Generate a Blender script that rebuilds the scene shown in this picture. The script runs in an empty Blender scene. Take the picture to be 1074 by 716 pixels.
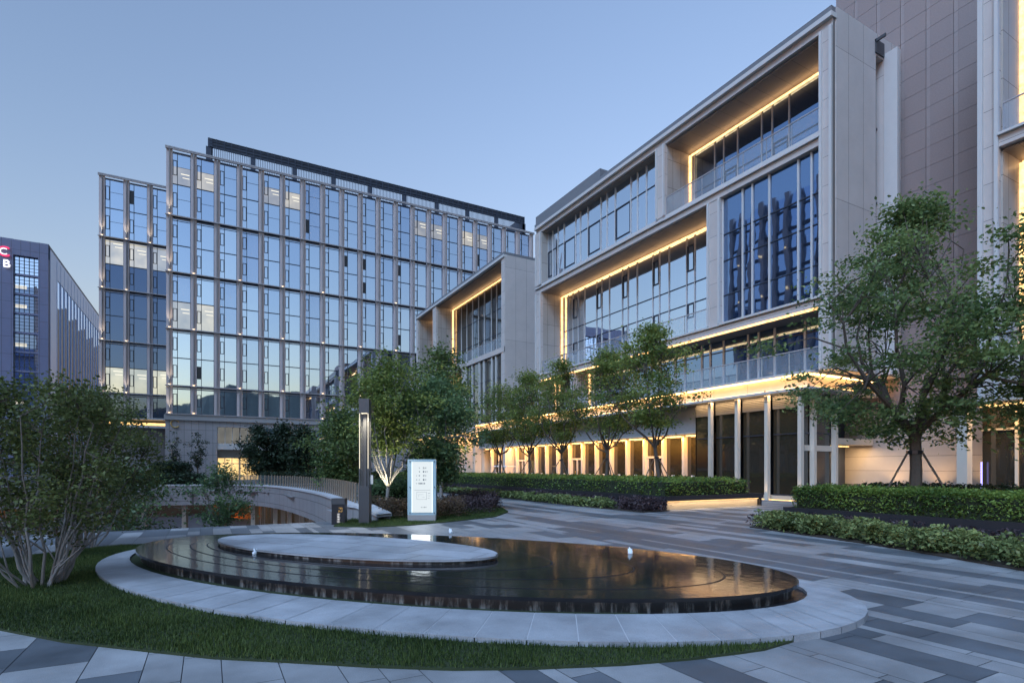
import bpy, math, random
import numpy as np
from mathutils import Vector, Matrix
from mathutils.geometry import tessellate_polygon
R = math.radians
scene = bpy.context.scene
COL = scene.collection
EXPO = 4.45
K = 2.0 ** -EXPO            # lamp strengths below are given as they appear after exposure
CAM_H = 1.75

# ------------------------------------------------------------------ helpers
def ray(px, py):
    t = (px - 537) / 580.0
    return .8767 * t + .481, -.481 * t + .8767, (490.5 - py) / 580.0
def G(px, py, z=0.0):
    a, b, s = ray(px, py); d = (z - CAM_H) / s
    return (a * d, b * d)
def VX(px, u):               # v on the plane u = const seen in column px
    a, b, s = ray(px, 400); return b * u / a
def UX(px, v):
    a, b, s = ray(px, 400); return a * v / b

def wloc(o):
    v = Vector((0, 0, 0))
    while o is not None:
        v += o.location; o = o.parent
    return v

def tag(o, label=None, cat=None, group=None, kind=None):
    if label: o['label'] = label
    if cat: o['category'] = cat
    if group: o['group'] = group
    if kind: o['kind'] = kind
    return o
def empty(name, loc, label=None, cat=None, group=None, rz=0.0):
    o = bpy.data.objects.new(name, None); COL.objects.link(o)
    o.location = loc; o.rotation_euler = (0, 0, rz); o.empty_display_size = .2
    return tag(o, label, cat, group)

class MB:
    def __init__(s): s.v = []; s.f = []; s.m = []
    def quad(s, pts, m=0):
        n = len(s.v); s.v += [tuple(p) for p in pts]; s.f.append(tuple(range(n, n + len(pts)))); s.m.append(m); return s
    def box(s, x0, x1, y0, y1, z0, z1, m=0):
        if x0 > x1: x0, x1 = x1, x0
        if y0 > y1: y0, y1 = y1, y0
        n = len(s.v)
        s.v += [(x0,y0,z0),(x1,y0,z0),(x1,y1,z0),(x0,y1,z0),(x0,y0,z1),(x1,y0,z1),(x1,y1,z1),(x0,y1,z1)]
        for f in ((3,2,1,0),(4,5,6,7),(0,1,5,4),(1,2,6,5),(2,3,7,6),(3,0,4,7)):
            s.f.append(tuple(n + i for i in f)); s.m.append(m)
        return s
    def prism(s, poly, z0, z1, m=0, mtop=None):
        n = len(s.v); k = len(poly)
        a = sum(poly[i][0]*poly[(i+1)%k][1]-poly[(i+1)%k][0]*poly[i][1] for i in range(k))
        if a < 0: poly = poly[::-1]
        s.v += [(p[0], p[1], z0) for p in poly] + [(p[0], p[1], z1) for p in poly]
        for i in range(k):
            j = (i + 1) % k
            s.f.append((n+i, n+j, n+k+j, n+k+i)); s.m.append(m)
        s.f.append(tuple(n+k+i for i in range(k))); s.m.append(m if mtop is None else mtop)
        s.f.append(tuple(n+i for i in reversed(range(k)))); s.m.append(m)
        return s
    def tube(s, pts, rad, n=6, m=0, cap=True):
        pts = [Vector(p) for p in pts]
        if not hasattr(rad, '__len__'): rad = [rad] * len(pts)
        b = len(s.v); prev = None
        for i, p in enumerate(pts):
            d = (pts[min(i+1, len(pts)-1)] - pts[max(i-1, 0)])
            if d.length < 1e-6: d = Vector((0,0,1))
            d.normalize()
            if prev is None:
                x = d.orthogonal().normalized()
            else:
                x = (prev - d * prev.dot(d))
                x = x.normalized() if x.length > 1e-5 else d.orthogonal().normalized()
            prev = x; y = d.cross(x)
            for k in range(n):
                a = 2 * math.pi * k / n
                s.v.append(tuple(p + (x * math.cos(a) + y * math.sin(a)) * rad[i]))
        for i in range(len(pts) - 1):
            for k in range(n):
                k2 = (k + 1) % n
                s.f.append((b+i*n+k, b+i*n+k2, b+(i+1)*n+k2, b+(i+1)*n+k)); s.m.append(m)
        if cap:
            s.f.append(tuple(b + k for k in reversed(range(n)))); s.m.append(m)
            s.f.append(tuple(b + (len(pts)-1)*n + k for k in range(n))); s.m.append(m)
        return s
    def build(s, name, mats, parent=None, local=False, smooth=False, loc=None):
        if not isinstance(mats, (list, tuple)): mats = [mats]
        off = Vector((0,0,0))
        if parent is not None and not local: off = wloc(parent)
        if loc is not None and not local: off = Vector(loc)
        me = bpy.data.meshes.new(name)
        me.from_pydata([(a-off[0], b-off[1], c-off[2]) for a, b, c in s.v], [], s.f)
        for m in mats: me.materials.append(m)
        if len(mats) > 1: me.polygons.foreach_set('material_index', s.m)
        if smooth: me.polygons.foreach_set('use_smooth', [True]*len(s.f))
        me.update()
        o = bpy.data.objects.new(name, me); COL.objects.link(o)
        if parent is not None: o.parent = parent
        if loc is not None: o.location = loc
        return o

def copy_tree(o, parent=None):
    c = o.copy(); COL.objects.link(c)
    if parent is not None: c.parent = parent
    for ch in [x for x in bpy.data.objects if x.parent == o]:
        copy_tree(ch, c)
    return c

# ------------------------------------------------------------------ materials
def newmat(name):
    m = bpy.data.materials.new(name); m.use_nodes = True
    nt = m.node_tree; return m, nt, nt.nodes['Principled BSDF']
def L(nt, a, b): nt.links.new(a, b)
def simple(name, col, rough=.6, metal=0.0, var=.12, scale=3.0, bump=0.0, bscale=40.0, spec=.5):
    m, nt, p = newmat(name)
    p.inputs['Roughness'].default_value = rough; p.inputs['Metallic'].default_value = metal
    p.inputs['Specular IOR Level'].default_value = spec
    tc = nt.nodes.new('ShaderNodeTexCoord')
    no = nt.nodes.new('ShaderNodeTexNoise'); no.inputs['Scale'].default_value = scale; no.inputs['Detail'].default_value = 6
    L(nt, tc.outputs['Object'], no.inputs['Vector'])
    mx = nt.nodes.new('ShaderNodeMix'); mx.data_type = 'RGBA'
    mx.inputs[6].default_value = tuple(c*(1-var) for c in col) + (1,)
    mx.inputs[7].default_value = tuple(min(1, c*(1+var)) for c in col) + (1,)
    L(nt, no.outputs['Fac'], mx.inputs[0]); L(nt, mx.outputs[2], p.inputs['Base Color'])
    if bump:
        n2 = nt.nodes.new('ShaderNodeTexNoise'); n2.inputs['Scale'].default_value = bscale; n2.inputs['Detail'].default_value = 4
        L(nt, tc.outputs['Object'], n2.inputs['Vector'])
        b = nt.nodes.new('ShaderNodeBump'); b.inputs['Strength'].default_value = bump; b.inputs['Distance'].default_value = .01
        L(nt, n2.outputs['Fac'], b.inputs['Height']); L(nt, b.outputs[0], p.inputs['Normal'])
    return m
def panels(name, col, bw, bh, axis, mortar=.012, var=.05, rough=.55, dark=.35):
    """cladding panels with real joint lines; axis 'x' wall runs along X, 'y' along Y"""
    m, nt, p = newmat(name); p.inputs['Roughness'].default_value = rough
    tc = nt.nodes.new('ShaderNodeTexCoord'); sp = nt.nodes.new('ShaderNodeSeparateXYZ'); cb = nt.nodes.new('ShaderNodeCombineXYZ')
    L(nt, tc.outputs['Object'], sp.inputs[0]); L(nt, sp.outputs[0 if axis == 'x' else 1], cb.inputs[0]); L(nt, sp.outputs[2], cb.inputs[1])
    br = nt.nodes.new('ShaderNodeTexBrick'); br.offset = 0; br.squash = 1
    br.inputs['Scale'].default_value = 1; br.inputs['Brick Width'].default_value = bw; br.inputs['Row Height'].default_value = bh
    br.inputs['Mortar Size'].default_value = mortar; br.inputs['Mortar Smooth'].default_value = 0; br.inputs['Bias'].default_value = 0
    br.inputs['Color1'].default_value = tuple(c*(1-var) for c in col)+(1,); br.inputs['Color2'].default_value = tuple(c*(1+var) for c in col)+(1,)
    br.inputs['Mortar'].default_value = tuple(c*dark for c in col)+(1,)
    L(nt, cb.outputs[0], br.inputs['Vector'])
    no = nt.nodes.new('ShaderNodeTexNoise'); no.inputs['Scale'].default_value = .8; no.inputs['Detail'].default_value = 8; no.inputs['Roughness'].default_value = .7
    L(nt, tc.outputs['Object'], no.inputs['Vector'])
    mr = nt.nodes.new('ShaderNodeMapRange'); mr.inputs[1].default_value = .28; mr.inputs[2].default_value = .72; mr.inputs[3].default_value = .92; mr.inputs[4].default_value = 1.06; L(nt, no.outputs['Fac'], mr.inputs[0])
    mx = nt.nodes.new('ShaderNodeMix'); mx.data_type = 'RGBA'; mx.blend_type = 'MULTIPLY'; mx.inputs[0].default_value = 1
    L(nt, br.outputs['Color'], mx.inputs[6]); L(nt, mr.outputs[0], mx.inputs[7]); L(nt, mx.outputs[2], p.inputs['Base Color'])
    b = nt.nodes.new('ShaderNodeBump'); b.inputs['Strength'].default_value = .6; b.inputs['Distance'].default_value = .01; b.invert = True
    L(nt, br.outputs['Fac'], b.inputs['Height']); L(nt, b.outputs[0], p.inputs['Normal'])
    return m
def glass(name, tint, refl, dark, wave=.02, wscale=.35, rough=.015):
    """coated curtain wall glass: a tinted mirror over a dark interior"""
    m, nt, p = newmat(name); out = nt.nodes['Material Output']
    p.inputs['Base Color'].default_value = dark + (1,); p.inputs['Roughness'].default_value = .08
    gl = nt.nodes.new('ShaderNodeBsdfGlossy'); gl.inputs['Color'].default_value = tint + (1,); gl.inputs['Roughness'].default_value = rough
    lw = nt.nodes.new('ShaderNodeFresnel'); lw.inputs['IOR'].default_value = 1.5
    mr = nt.nodes.new('ShaderNodeMapRange'); mr.inputs[1].default_value = .04; mr.inputs[2].default_value = .6
    mr.inputs[3].default_value = refl; mr.inputs[4].default_value = 1.0; L(nt, lw.outputs[0], mr.inputs[0])
    ms = nt.nodes.new('ShaderNodeMixShader'); L(nt, mr.outputs[0], ms.inputs[0]); L(nt, p.outputs[0], ms.inputs[1]); L(nt, gl.outputs[0], ms.inputs[2])
    L(nt, ms.outputs[0], out.inputs[0])
    tc = nt.nodes.new('ShaderNodeTexCoord'); no = nt.nodes.new('ShaderNodeTexNoise'); no.inputs['Scale'].default_value = wscale; no.inputs['Detail'].default_value = 1.5
    L(nt, tc.outputs['Object'], no.inputs['Vector'])
    b = nt.nodes.new('ShaderNodeBump'); b.inputs['Strength'].default_value = 1; b.inputs['Distance'].default_value = wave
    L(nt, no.outputs['Fac'], b.inputs['Height'])
    L(nt, b.outputs[0], gl.inputs['Normal'])
    return m
def emit(name, col, disp, noise=None):
    m, nt, p = newmat(name); nt.nodes.remove(p)
    e = nt.nodes.new('ShaderNodeEmission'); e.inputs[0].default_value = col + (1,); e.inputs[1].default_value = disp * K
    if noise:
        tc = nt.nodes.new('ShaderNodeTexCoord'); no = nt.nodes.new('ShaderNodeTexNoise'); no.inputs['Scale'].default_value = noise; no.inputs['Detail'].default_value = 3
        L(nt, tc.outputs['Object'], no.inputs['Vector'])
        mr = nt.nodes.new('ShaderNodeMapRange'); mr.inputs[1].default_value = .3; mr.inputs[2].default_value = .7
        mr.inputs[3].default_value = disp*K*.55; mr.inputs[4].default_value = disp*K*1.2; L(nt, no.outputs['Fac'], mr.inputs[0]); L(nt, mr.outputs[0], e.inputs[1])
    L(nt, e.outputs[0], nt.nodes['Material Output'].inputs[0]); return m
def lit_glass(name, col, disp):
    """window with the lamps on behind it: interior glow plus the sky mirrored in the pane"""
    m = emit(name, col, disp, .45); nt = m.node_tree
    e = [n for n in nt.nodes if n.type == 'EMISSION'][0]
    gl = nt.nodes.new('ShaderNodeBsdfGlossy'); gl.inputs['Color'].default_value = (.30,.34,.40,1); gl.inputs['Roughness'].default_value = .02
    ad = nt.nodes.new('ShaderNodeAddShader'); L(nt, e.outputs[0], ad.inputs[0]); L(nt, gl.outputs[0], ad.inputs[1])
    L(nt, ad.outputs[0], nt.nodes['Material Output'].inputs[0]); return m
def leafmat(name, c0, c1, trans=.25, rough=.5):
    m, nt, p = newmat(name); p.inputs['Roughness'].default_value = rough; p.inputs['Specular IOR Level'].default_value = .35
    at = nt.nodes.new('ShaderNodeAttribute'); at.attribute_name = 'tone'
    mx = nt.nodes.new('ShaderNodeMix'); mx.data_type = 'RGBA'; mx.inputs[6].default_value = c0+(1,); mx.inputs[7].default_value = c1+(1,)
    L(nt, at.outputs['Fac'], mx.inputs[0]); L(nt, mx.outputs[2], p.inputs['Base Color'])
    tr = nt.nodes.new('ShaderNodeBsdfTranslucent'); L(nt, mx.outputs[2], tr.inputs[0])
    ms = nt.nodes.new('ShaderNodeMixShader'); ms.inputs[0].default_value = trans
    L(nt, p.outputs[0], ms.inputs[1]); L(nt, tr.outputs[0], ms.inputs[2]); L(nt, ms.outputs[0], nt.nodes['Material Output'].inputs[0])
    return m

M = {}
M['white_panel_y'] = panels('white_panel_y', (.50,.452,.425), 30, 1.45, 'y')
M['white_panel_x'] = panels('white_panel_x', (.50,.46,.44), 1.33, 7.6, 'x')
M['white_trim'] = simple('white_trim', (.52,.51,.50), .45, var=.05)
M['grey_trim'] = simple('grey_trim', (.30,.30,.31), .4, var=.06)
M['roof_metal'] = simple('roof_metal', (.16,.165,.18), .45, var=.08)
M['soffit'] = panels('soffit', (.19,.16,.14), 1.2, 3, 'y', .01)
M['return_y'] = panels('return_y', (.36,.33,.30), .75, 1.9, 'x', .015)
M['stone_pink'] = simple('stone_pink', (.27,.218,.208), .75, var=.14, scale=14, bump=.2, bscale=60)
M['stone_rib'] = simple('stone_rib', (.30,.25,.24), .7, var=.1, scale=9)
M['stone_warm'] = panels('stone_warm', (.36,.32,.285), 1.1, .8, 'x', .012)
M['stone_grey_x'] = panels('stone_grey_x', (.31,.30,.31), .9, 1.8, 'x', .02)
M['pilaster'] = simple('pilaster', (.50,.43,.42), .55, var=.08)
M['rail_metal'] = simple('rail_metal', (.38,.36,.37), .4, metal=.0, var=.05)
M['dark_frame'] = simple('dark_frame', (.028,.036,.055), .4, var=.1)
M['louvre_dark'] = simple('louvre_dark', (.03,.042,.07), .5, var=.1)
M['louvre_warm'] = simple('louvre_warm', (.26,.24,.215), .45, var=.08)
M['glass_c'] = glass('glass_c', (.68,.79,.94), .84, (.02,.035,.06), .004, .5)
M['glass_c2'] = glass('glass_c2', (.73,.83,.96), .85, (.02,.035,.06), .004, .5)
M['glass_c3'] = glass('glass_c3', (.60,.72,.90), .83, (.02,.035,.06), .004, .5)
M['glass_blind'] = glass('glass_blind', (.56,.70,.94), .66, (.30,.30,.29), .004, .5)
M['wing_reflection_tint'] = glass('wing_reflection_tint', (.20,.29,.50), .42, (.008,.018,.035), .004, .5)  # dark tint stands in for the reflection of a tall building not modelled
M['glass_main'] = glass('glass_main', (.80,.89,1.0), .84, (.012,.018,.028), .005, .5)
M['glass_deep'] = glass('glass_deep', (.36,.52,.80), .55, (.006,.012,.025), .0045, .6)
M['glass_dark'] = glass('glass_dark', (.48,.50,.54), .08, (.030,.026,.018), .004, .4)
M['pane_open'] = simple('pane_open', (.03,.035,.045), .3, var=.1)
M['lit'] = lit_glass('lit', (1.0,.83,.50), .45)
M['lit_low'] = lit_glass('lit_low', (1.0,.86,.6), .26)
M['lit_dim'] = lit_glass('lit_dim', (1.0,.92,.75), .16)
M['lit2'] = lit_glass('lit2', (1.0,.9,.68), .9)
M['court_glow'] = lit_glass('court_glow', (1.0,.72,.46), .028)
M['lit_warm'] = emit('lit_warm', (1.0,.66,.27), 1.5, .6)
M['led'] = emit('led', (1.0,.55,.21), 3.6, 5.0)
M['led_strong'] = emit('led_strong', (1.0,.54,.19), 10.0, 4.0)
M['led_soft'] = emit('led_soft', (1.0,.58,.22), 2.4, 4.0)
M['led_white'] = emit('led_white', (1.0,.88,.66), 1.7)
M['led_purple'] = emit('led_purple', (.42,.38,1.0), 2.2)
M['dot'] = emit('dot', (1.0,.74,.45), 7.0)
M['dot_soft'] = emit('dot_soft', (1.0,.62,.30), 2.2)
M['ceil_lamp'] = emit('ceil_lamp', (1.0,.95,.8), 1.2)
M['warm_wall'] = simple('warm_wall', (.52,.45,.36), .6, var=.06)
M['warm_col'] = simple('warm_col', (.58,.52,.44), .5, var=.05)
M['fascia'] = panels('fascia', (.66,.58,.49), 2.4, 5, 'y', .008)
M['bark'] = simple('bark', (.085,.068,.055), .85, var=.35, scale=18, bump=.5, bscale=50)
M['bark_myrtle'] = simple('bark_myrtle', (.15,.13,.115), .8, var=.3, scale=14)
M['bark_pale'] = simple('bark_pale', (.24,.22,.20), .8, var=.3, scale=14, bump=.4, bscale=40)
M['bark_grey'] = simple('bark_grey', (.21,.195,.19), .8, var=.3, scale=12, bump=.4, bscale=40)
M['planter'] = simple('planter', (.035,.034,.04), .45, metal=.3, var=.2, scale=2)
M['black_metal'] = simple('black_metal', (.028,.03,.036), .38, metal=.4, var=.1)
M['lamp_grey'] = simple('lamp_grey', (.085,.09,.10), .4, metal=.5, var=.1)
M['concrete'] = simple('concrete', (.26,.26,.265), .8, var=.12, scale=6, bump=.2)
M['concrete_wall'] = panels('concrete_wall', (.26,.255,.26), 1.1, .7, 'y', .015)
M['coping'] = simple('coping', (.50,.51,.53), .6, var=.06, scale=5)
M['wood_post'] = simple('wood_post', (.26,.19,.13), .6, var=.15)
M['soil'] = simple('soil', (.035,.027,.02), .95, var=.4, scale=12, bump=.6)
M['white_paint'] = simple('white_paint', (.75,.75,.75), .5, var=.03)
M['ink'] = simple('ink', (.04,.06,.09), .6, var=.05)
M['gold'] = simple('gold', (.55,.36,.12), .35, metal=.7, var=.05)
M['tower_stone_hazed'] = panels('tower_stone_hazed', (.13,.15,.245), 1.5, 3.6, 'x', .03)  # blue distance haze is mixed into the stone colour
M['tower_side_hazed'] = simple('tower_side_hazed', (.42,.54,.74), .4, var=.05)  # side colour lightened and blued to carry the distance haze
M['glass_tower'] = glass('glass_tower', (.66,.78,1.0), .85, (.05,.06,.11), .01, .3)
M['asphalt'] = simple('asphalt', (.075,.075,.08), .85, var=.2, scale=4)
M['leaf'] = leafmat('leaf', (.075,.13,.048), (.235,.31,.11), .45)
M['leaf_row'] = leafmat('leaf_row', (.095,.15,.04), (.29,.35,.095), .48)
M['leaf_blue'] = leafmat('leaf_blue', (.06,.115,.058), (.18,.27,.11), .42)
M['leaf_bright'] = leafmat('leaf_bright', (.06,.11,.04), (.19,.25,.08), .35)
M['leaf_myrtle'] = leafmat('leaf_myrtle', (.055,.078,.024), (.175,.205,.065), .4)
M['leaf_hedge'] = leafmat('leaf_hedge', (.05,.11,.025), (.26,.37,.08), .4)
M['leaf_dark'] = leafmat('leaf_dark', (.012,.026,.014), (.04,.068,.034), .15)
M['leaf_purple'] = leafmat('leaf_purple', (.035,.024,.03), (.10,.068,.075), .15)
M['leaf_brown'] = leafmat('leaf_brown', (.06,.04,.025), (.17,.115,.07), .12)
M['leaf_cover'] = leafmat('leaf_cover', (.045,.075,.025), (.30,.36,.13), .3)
M['grass'] = leafmat('grass', (.014,.036,.008), (.105,.15,.038), .2, .6)
def translucent_glass(name, col, a):
    m, nt, p = newmat(name); p.inputs['Base Color'].default_value = col + (1,); p.inputs['Roughness'].default_value = .05
    tr = nt.nodes.new('ShaderNodeBsdfTransparent'); ms = nt.nodes.new('ShaderNodeMixShader'); ms.inputs[0].default_value = a
    L(nt, tr.outputs[0], ms.inputs[1]); L(nt, p.outputs[0], ms.inputs[2]); L(nt, ms.outputs[0], nt.nodes['Material Output'].inputs[0]); return m
M['rail_glass'] = translucent_glass('rail_glass', (.40,.46,.52), .2)
M['court_rail'] = translucent_glass('court_rail', (.12,.14,.14), .6)
M['sign_glass'] = translucent_glass('sign_glass', (.45,.62,.68), .6)
# paving stones: two granites, tone per slab
def paving(name, col):
    m, nt, p = newmat(name); p.inputs['Roughness'].default_value = .55; p.inputs['Specular IOR Level'].default_value = .35
    at = nt.nodes.new('ShaderNodeAttribute'); at.attribute_name = 'tone'
    tc = nt.nodes.new('ShaderNodeTexCoord'); no = nt.nodes.new('ShaderNodeTexNoise'); no.inputs['Scale'].default_value = 160; no.inputs['Detail'].default_value = 2
    n2 = nt.nodes.new('ShaderNodeTexNoise'); n2.inputs['Scale'].default_value = 1.1; n2.inputs['Detail'].default_value = 7; n2.inputs['Roughness'].default_value = .65
    L(nt, tc.outputs['Object'], no.inputs['Vector']); L(nt, tc.outputs['Object'], n2.inputs['Vector'])
    def mr(s, a, b):
        q = nt.nodes.new('ShaderNodeMapRange'); q.inputs[1].default_value = .25; q.inputs[2].default_value = .75; q.inputs[3].default_value = a; q.inputs[4].default_value = b; L(nt, s, q.inputs[0]); return q.outputs[0]
    def mul(a, b):
        q = nt.nodes.new('ShaderNodeMath'); q.operation = 'MULTIPLY'; L(nt, a, q.inputs[0]); L(nt, b, q.inputs[1]); return q.outputs[0]
    f = mul(mul(mr(at.outputs['Fac'], .90, 1.10), mr(no.outputs['Fac'], .72, 1.28)), mr(n2.outputs['Fac'], .62, 1.32))
    mx = nt.nodes.new('ShaderNodeMix'); mx.data_type = 'RGBA'; mx.blend_type = 'MULTIPLY'; mx.inputs[0].default_value = 1
    mx.inputs[6].default_value = col + (1,); L(nt, f, mx.inputs[7]); L(nt, mx.outputs[2], p.inputs['Base Color'])
    L(nt, mr(n2.outputs['Fac'], .42, .66), p.inputs['Roughness'])
    b = nt.nodes.new('ShaderNodeBump'); b.inputs['Strength'].default_value = .12; b.inputs['Distance'].default_value = .004
    L(nt, no.outputs['Fac'], b.inputs['Height']); L(nt, b.outputs[0], p.inputs['Normal'])
    return m
M['pave_light'] = paving('pave_light', (.25,.258,.27))
M['pave_dark'] = paving('pave_dark', (.10,.114,.132))
M['ring_stone'] = paving('ring_stone', (.31,.325,.35))
M['joint'] = simple('joint', (.05,.052,.055), .9)
def wet_granite():
    m, nt, p = newmat('wet_granite'); p.inputs['Roughness'].default_value = .16; p.inputs['Specular IOR Level'].default_value = .08
    tc = nt.nodes.new('ShaderNodeTexCoord'); no = nt.nodes.new('ShaderNodeTexNoise'); no.inputs['Scale'].default_value = 1.3; no.inputs['Detail'].default_value = 6
    L(nt, tc.outputs['Object'], no.inputs['Vector'])
    cr = nt.nodes.new('ShaderNodeValToRGB'); cr.color_ramp.elements[0].position = .35; cr.color_ramp.elements[1].position = .72
    cr.color_ramp.elements[0].color = (.012,.013,.016,1); cr.color_ramp.elements[1].color = (.030,.028,.027,1)
    L(nt, no.outputs['Fac'], cr.inputs[0]); L(nt, cr.outputs[0], p.inputs['Base Color'])
    n2 = nt.nodes.new('ShaderNodeTexNoise'); n2.inputs['Scale'].default_value = 7; n2.inputs['Detail'].default_value = 3
    L(nt, tc.outputs['Object'], n2.inputs['Vector'])
    b = nt.nodes.new('ShaderNodeBump'); b.inputs['Strength'].default_value = .25; b.inputs['Distance'].default_value = .006
    L(nt, n2.outputs['Fac'], b.inputs['Height']); L(nt, b.outputs[0], p.inputs['Normal'])
    mr = nt.nodes.new('ShaderNodeMapRange'); mr.inputs[3].default_value = .05; mr.inputs[4].default_value = .11
    L(nt, no.outputs['Fac'], mr.inputs[0]); L(nt, mr.outputs[0], p.inputs['Roughness'])
    return m
M['wet_granite'] = wet_granite()
def stained_wall():
    m, nt, p = newmat('stained_wall'); p.inputs['Roughness'].default_value = .35
    tc = nt.nodes.new('ShaderNodeTexCoord'); mp = nt.nodes.new('ShaderNodeMapping'); mp.inputs['Scale'].default_value = (3.2,3.2,.55)
    L(nt, tc.outputs['Object'], mp.inputs[0])
    no = nt.nodes.new('ShaderNodeTexNoise'); no.inputs['Scale'].default_value = 2.2; no.inputs['Detail'].default_value = 8; no.inputs['Roughness'].default_value = .72
    L(nt, mp.outputs[0], no.inputs['Vector'])
    cr = nt.nodes.new('ShaderNodeValToRGB'); cr.color_ramp.elements[0].position = .5; cr.color_ramp.elements[1].position = .64
    cr.color_ramp.elements[0].color = (.012,.012,.013,1); cr.color_ramp.elements[1].color = (.19,.19,.185,1)
    L(nt, no.outputs['Fac'], cr.inputs[0]); L(nt, cr.outputs[0], p.inputs['Base Color']); return m
M['stained_wall'] = stained_wall()

# ------------------------------------------------------------------ sky, light, camera
world = bpy.data.worlds.new("World"); scene.world = world; world.use_nodes = True
nt = world.node_tree; bg = nt.nodes['Background']
sky = nt.nodes.new('ShaderNodeTexSky'); sky.sky_type = 'NISHITA'; sky.sun_disc = False
sky.sun_elevation = R(-0.9); sky.sun_rotation = R(240); sky.ozone_density = 1.72; sky.air_density = 1.0; sky.dust_density = 1.0
nt.links.new(sky.outputs[0], bg.inputs[0]); bg.inputs[1].default_value = .12
sl = bpy.data.lights.new('afterglow_sun', 'SUN'); sl.energy = .16; sl.angle = R(26); sl.color = (.48, .68, 1.0)
so = bpy.data.objects.new('afterglow_sun', sl); COL.objects.link(so)
sd = Vector((math.sin(R(240))*math.cos(R(48)), math.cos(R(240))*math.cos(R(48)), math.sin(R(48))))
so.rotation_euler = sd.to_track_quat('Z', 'Y').to_euler(); so.location = (-20, -20, 40)
cam = bpy.data.cameras.new('camera'); co = bpy.data.objects.new('camera', cam); COL.objects.link(co); scene.camera = co
co.location = (0, 0, CAM_H); co.rotation_euler = (R(90), 0, R(-28.75)); cam.lens = 580/1074*36; cam.sensor_width = 36
cam.shift_y = (490.5-358)/1074; cam.clip_end = 5000; cam.clip_start = .05
vs = scene.view_settings; vs.view_transform = 'Standard'; vs.look = 'None'; vs.exposure = EXPO; vs.gamma = 1; vs.use_curve_mapping = False
def spot(name, loc, target, disp_w, col=(1,.75,.45), size=60, blend=.6, rad=.05):
    l = bpy.data.lights.new(name, 'SPOT'); l.energy = disp_w*K; l.color = col; l.spot_size = R(size); l.spot_blend = blend; l.shadow_soft_size = rad
    o = bpy.data.objects.new(name, l); COL.objects.link(o); o.location = loc
    o.rotation_euler = (Vector(loc)-Vector(target)).to_track_quat('Z', 'Y').to_euler(); return o
def area(name, loc, target, sx, sy, disp_w, col=(1,.66,.34), along=None):
    l = bpy.data.lights.new(name, 'AREA'); l.shape = 'RECTANGLE'; l.size = sx; l.size_y = sy; l.energy = disp_w*K; l.color = col
    o = bpy.data.objects.new(name, l); COL.objects.link(o); o.location = loc
    z = (Vector(loc)-Vector(target)).normalized(); x = Vector(along).normalized(); y = z.cross(x)
    o.matrix_world = Matrix.Translation(loc) @ Matrix((x, y, z)).transposed().to_4x4(); return o

# ------------------------------------------------------------------ ground
def ellipse(c, a, b, ang, n, r=1.0):
    ca, sa = math.cos(R(ang)), math.sin(R(ang))
    return [(c[0]+r*(a*math.cos(t)*ca-b*math.sin(t)*sa), c[1]+r*(a*math.cos(t)*sa+b*math.sin(t)*ca)) for t in [2*math.pi*i/n for i in range(n)]]
HOLE_E = [(3.9,18.7),(4.35,21),(4.65,24),(4.85,28),(4.8,32),(4.5,37),(4.0,41),(3.0,44.6),(1.2,46.6),(-1.4,47.6),(-6,48.2),(-12,48.5),(-20,48.6)]
HOLE = [(-20,18.7)] + HOLE_E
def fill_with_hole(name, outer, hole, z, mat):
    polys = [[Vector((x,y,0)) for x,y in outer], [Vector((x,y,0)) for x,y in hole]]
    tris = tessellate_polygon(polys); pts = [p for q in polys for p in q]
    mb = MB(); mb.v = [(p.x,p.y,z) for p in pts]; mb.f = []
    for t in tris:
        a,b,c = [pts[i] for i in t]
        mb.f.append(t if (b-a).cross(c-a).z > 0 else t[::-1])
    mb.m = [0]*len(tris)
    return mb.build(name, mat)
tag(fill_with_hole('ground', [(-1500,-1500),(1500,-1500),(1500,1500),(-1500,1500)], HOLE, -.008, M['asphalt']), kind='structure')
def inside(p, poly):
    x, y = p; c = False; j = len(poly)-1
    for i in range(len(poly)):
        if (poly[i][1] > y) != (poly[j][1] > y) and x < (poly[j][0]-poly[i][0])*(y-poly[i][1])/(poly[j][1]-poly[i][1])+poly[i][0]: c = not c
        j = i
    return c
def face_tone(o, tones):
    at = o.data.attributes.new('tone', 'FLOAT', 'FACE'); at.data.foreach_set('value', tones)
rng = random.Random(7)
pv = MB(); tones = []
u = -26.0
while u < 34:
    w = rng.choice([.15,.15,.3,.3,.45,.45,.6])
    v = -6 - rng.random()*2
    dark = rng.random() < .4
    while v < 62:
        ln = rng.choice([.6,.9,1.2,1.2,1.5,1.8])
        if rng.random() < .52: dark = rng.random() < (.42 if w < .5 else .52)
        v0, v1 = v, v+ln
        segs = [(v0, v1)]
        if u+w/2 < 5.0:
            if v0 < 18.7 < v1: segs = [(v0,18.7),(18.7,v1)]
        for a, b in segs:
            c = (u+w/2, (a+b)/2)
            if inside(c, HOLE): continue
            g = .004
            pv.quad([(u+g,a+g,0),(u+w-g,a+g,0),(u+w-g,b-g,0),(u+g,b-g,0)], 1 if dark else 0); tones.append(rng.random())
        v = v1
    u += w
o = pv.build('plaza_paving', [M['pave_light'], M['pave_dark']]); face_tone(o, tones); tag(o, kind='structure')

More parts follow.
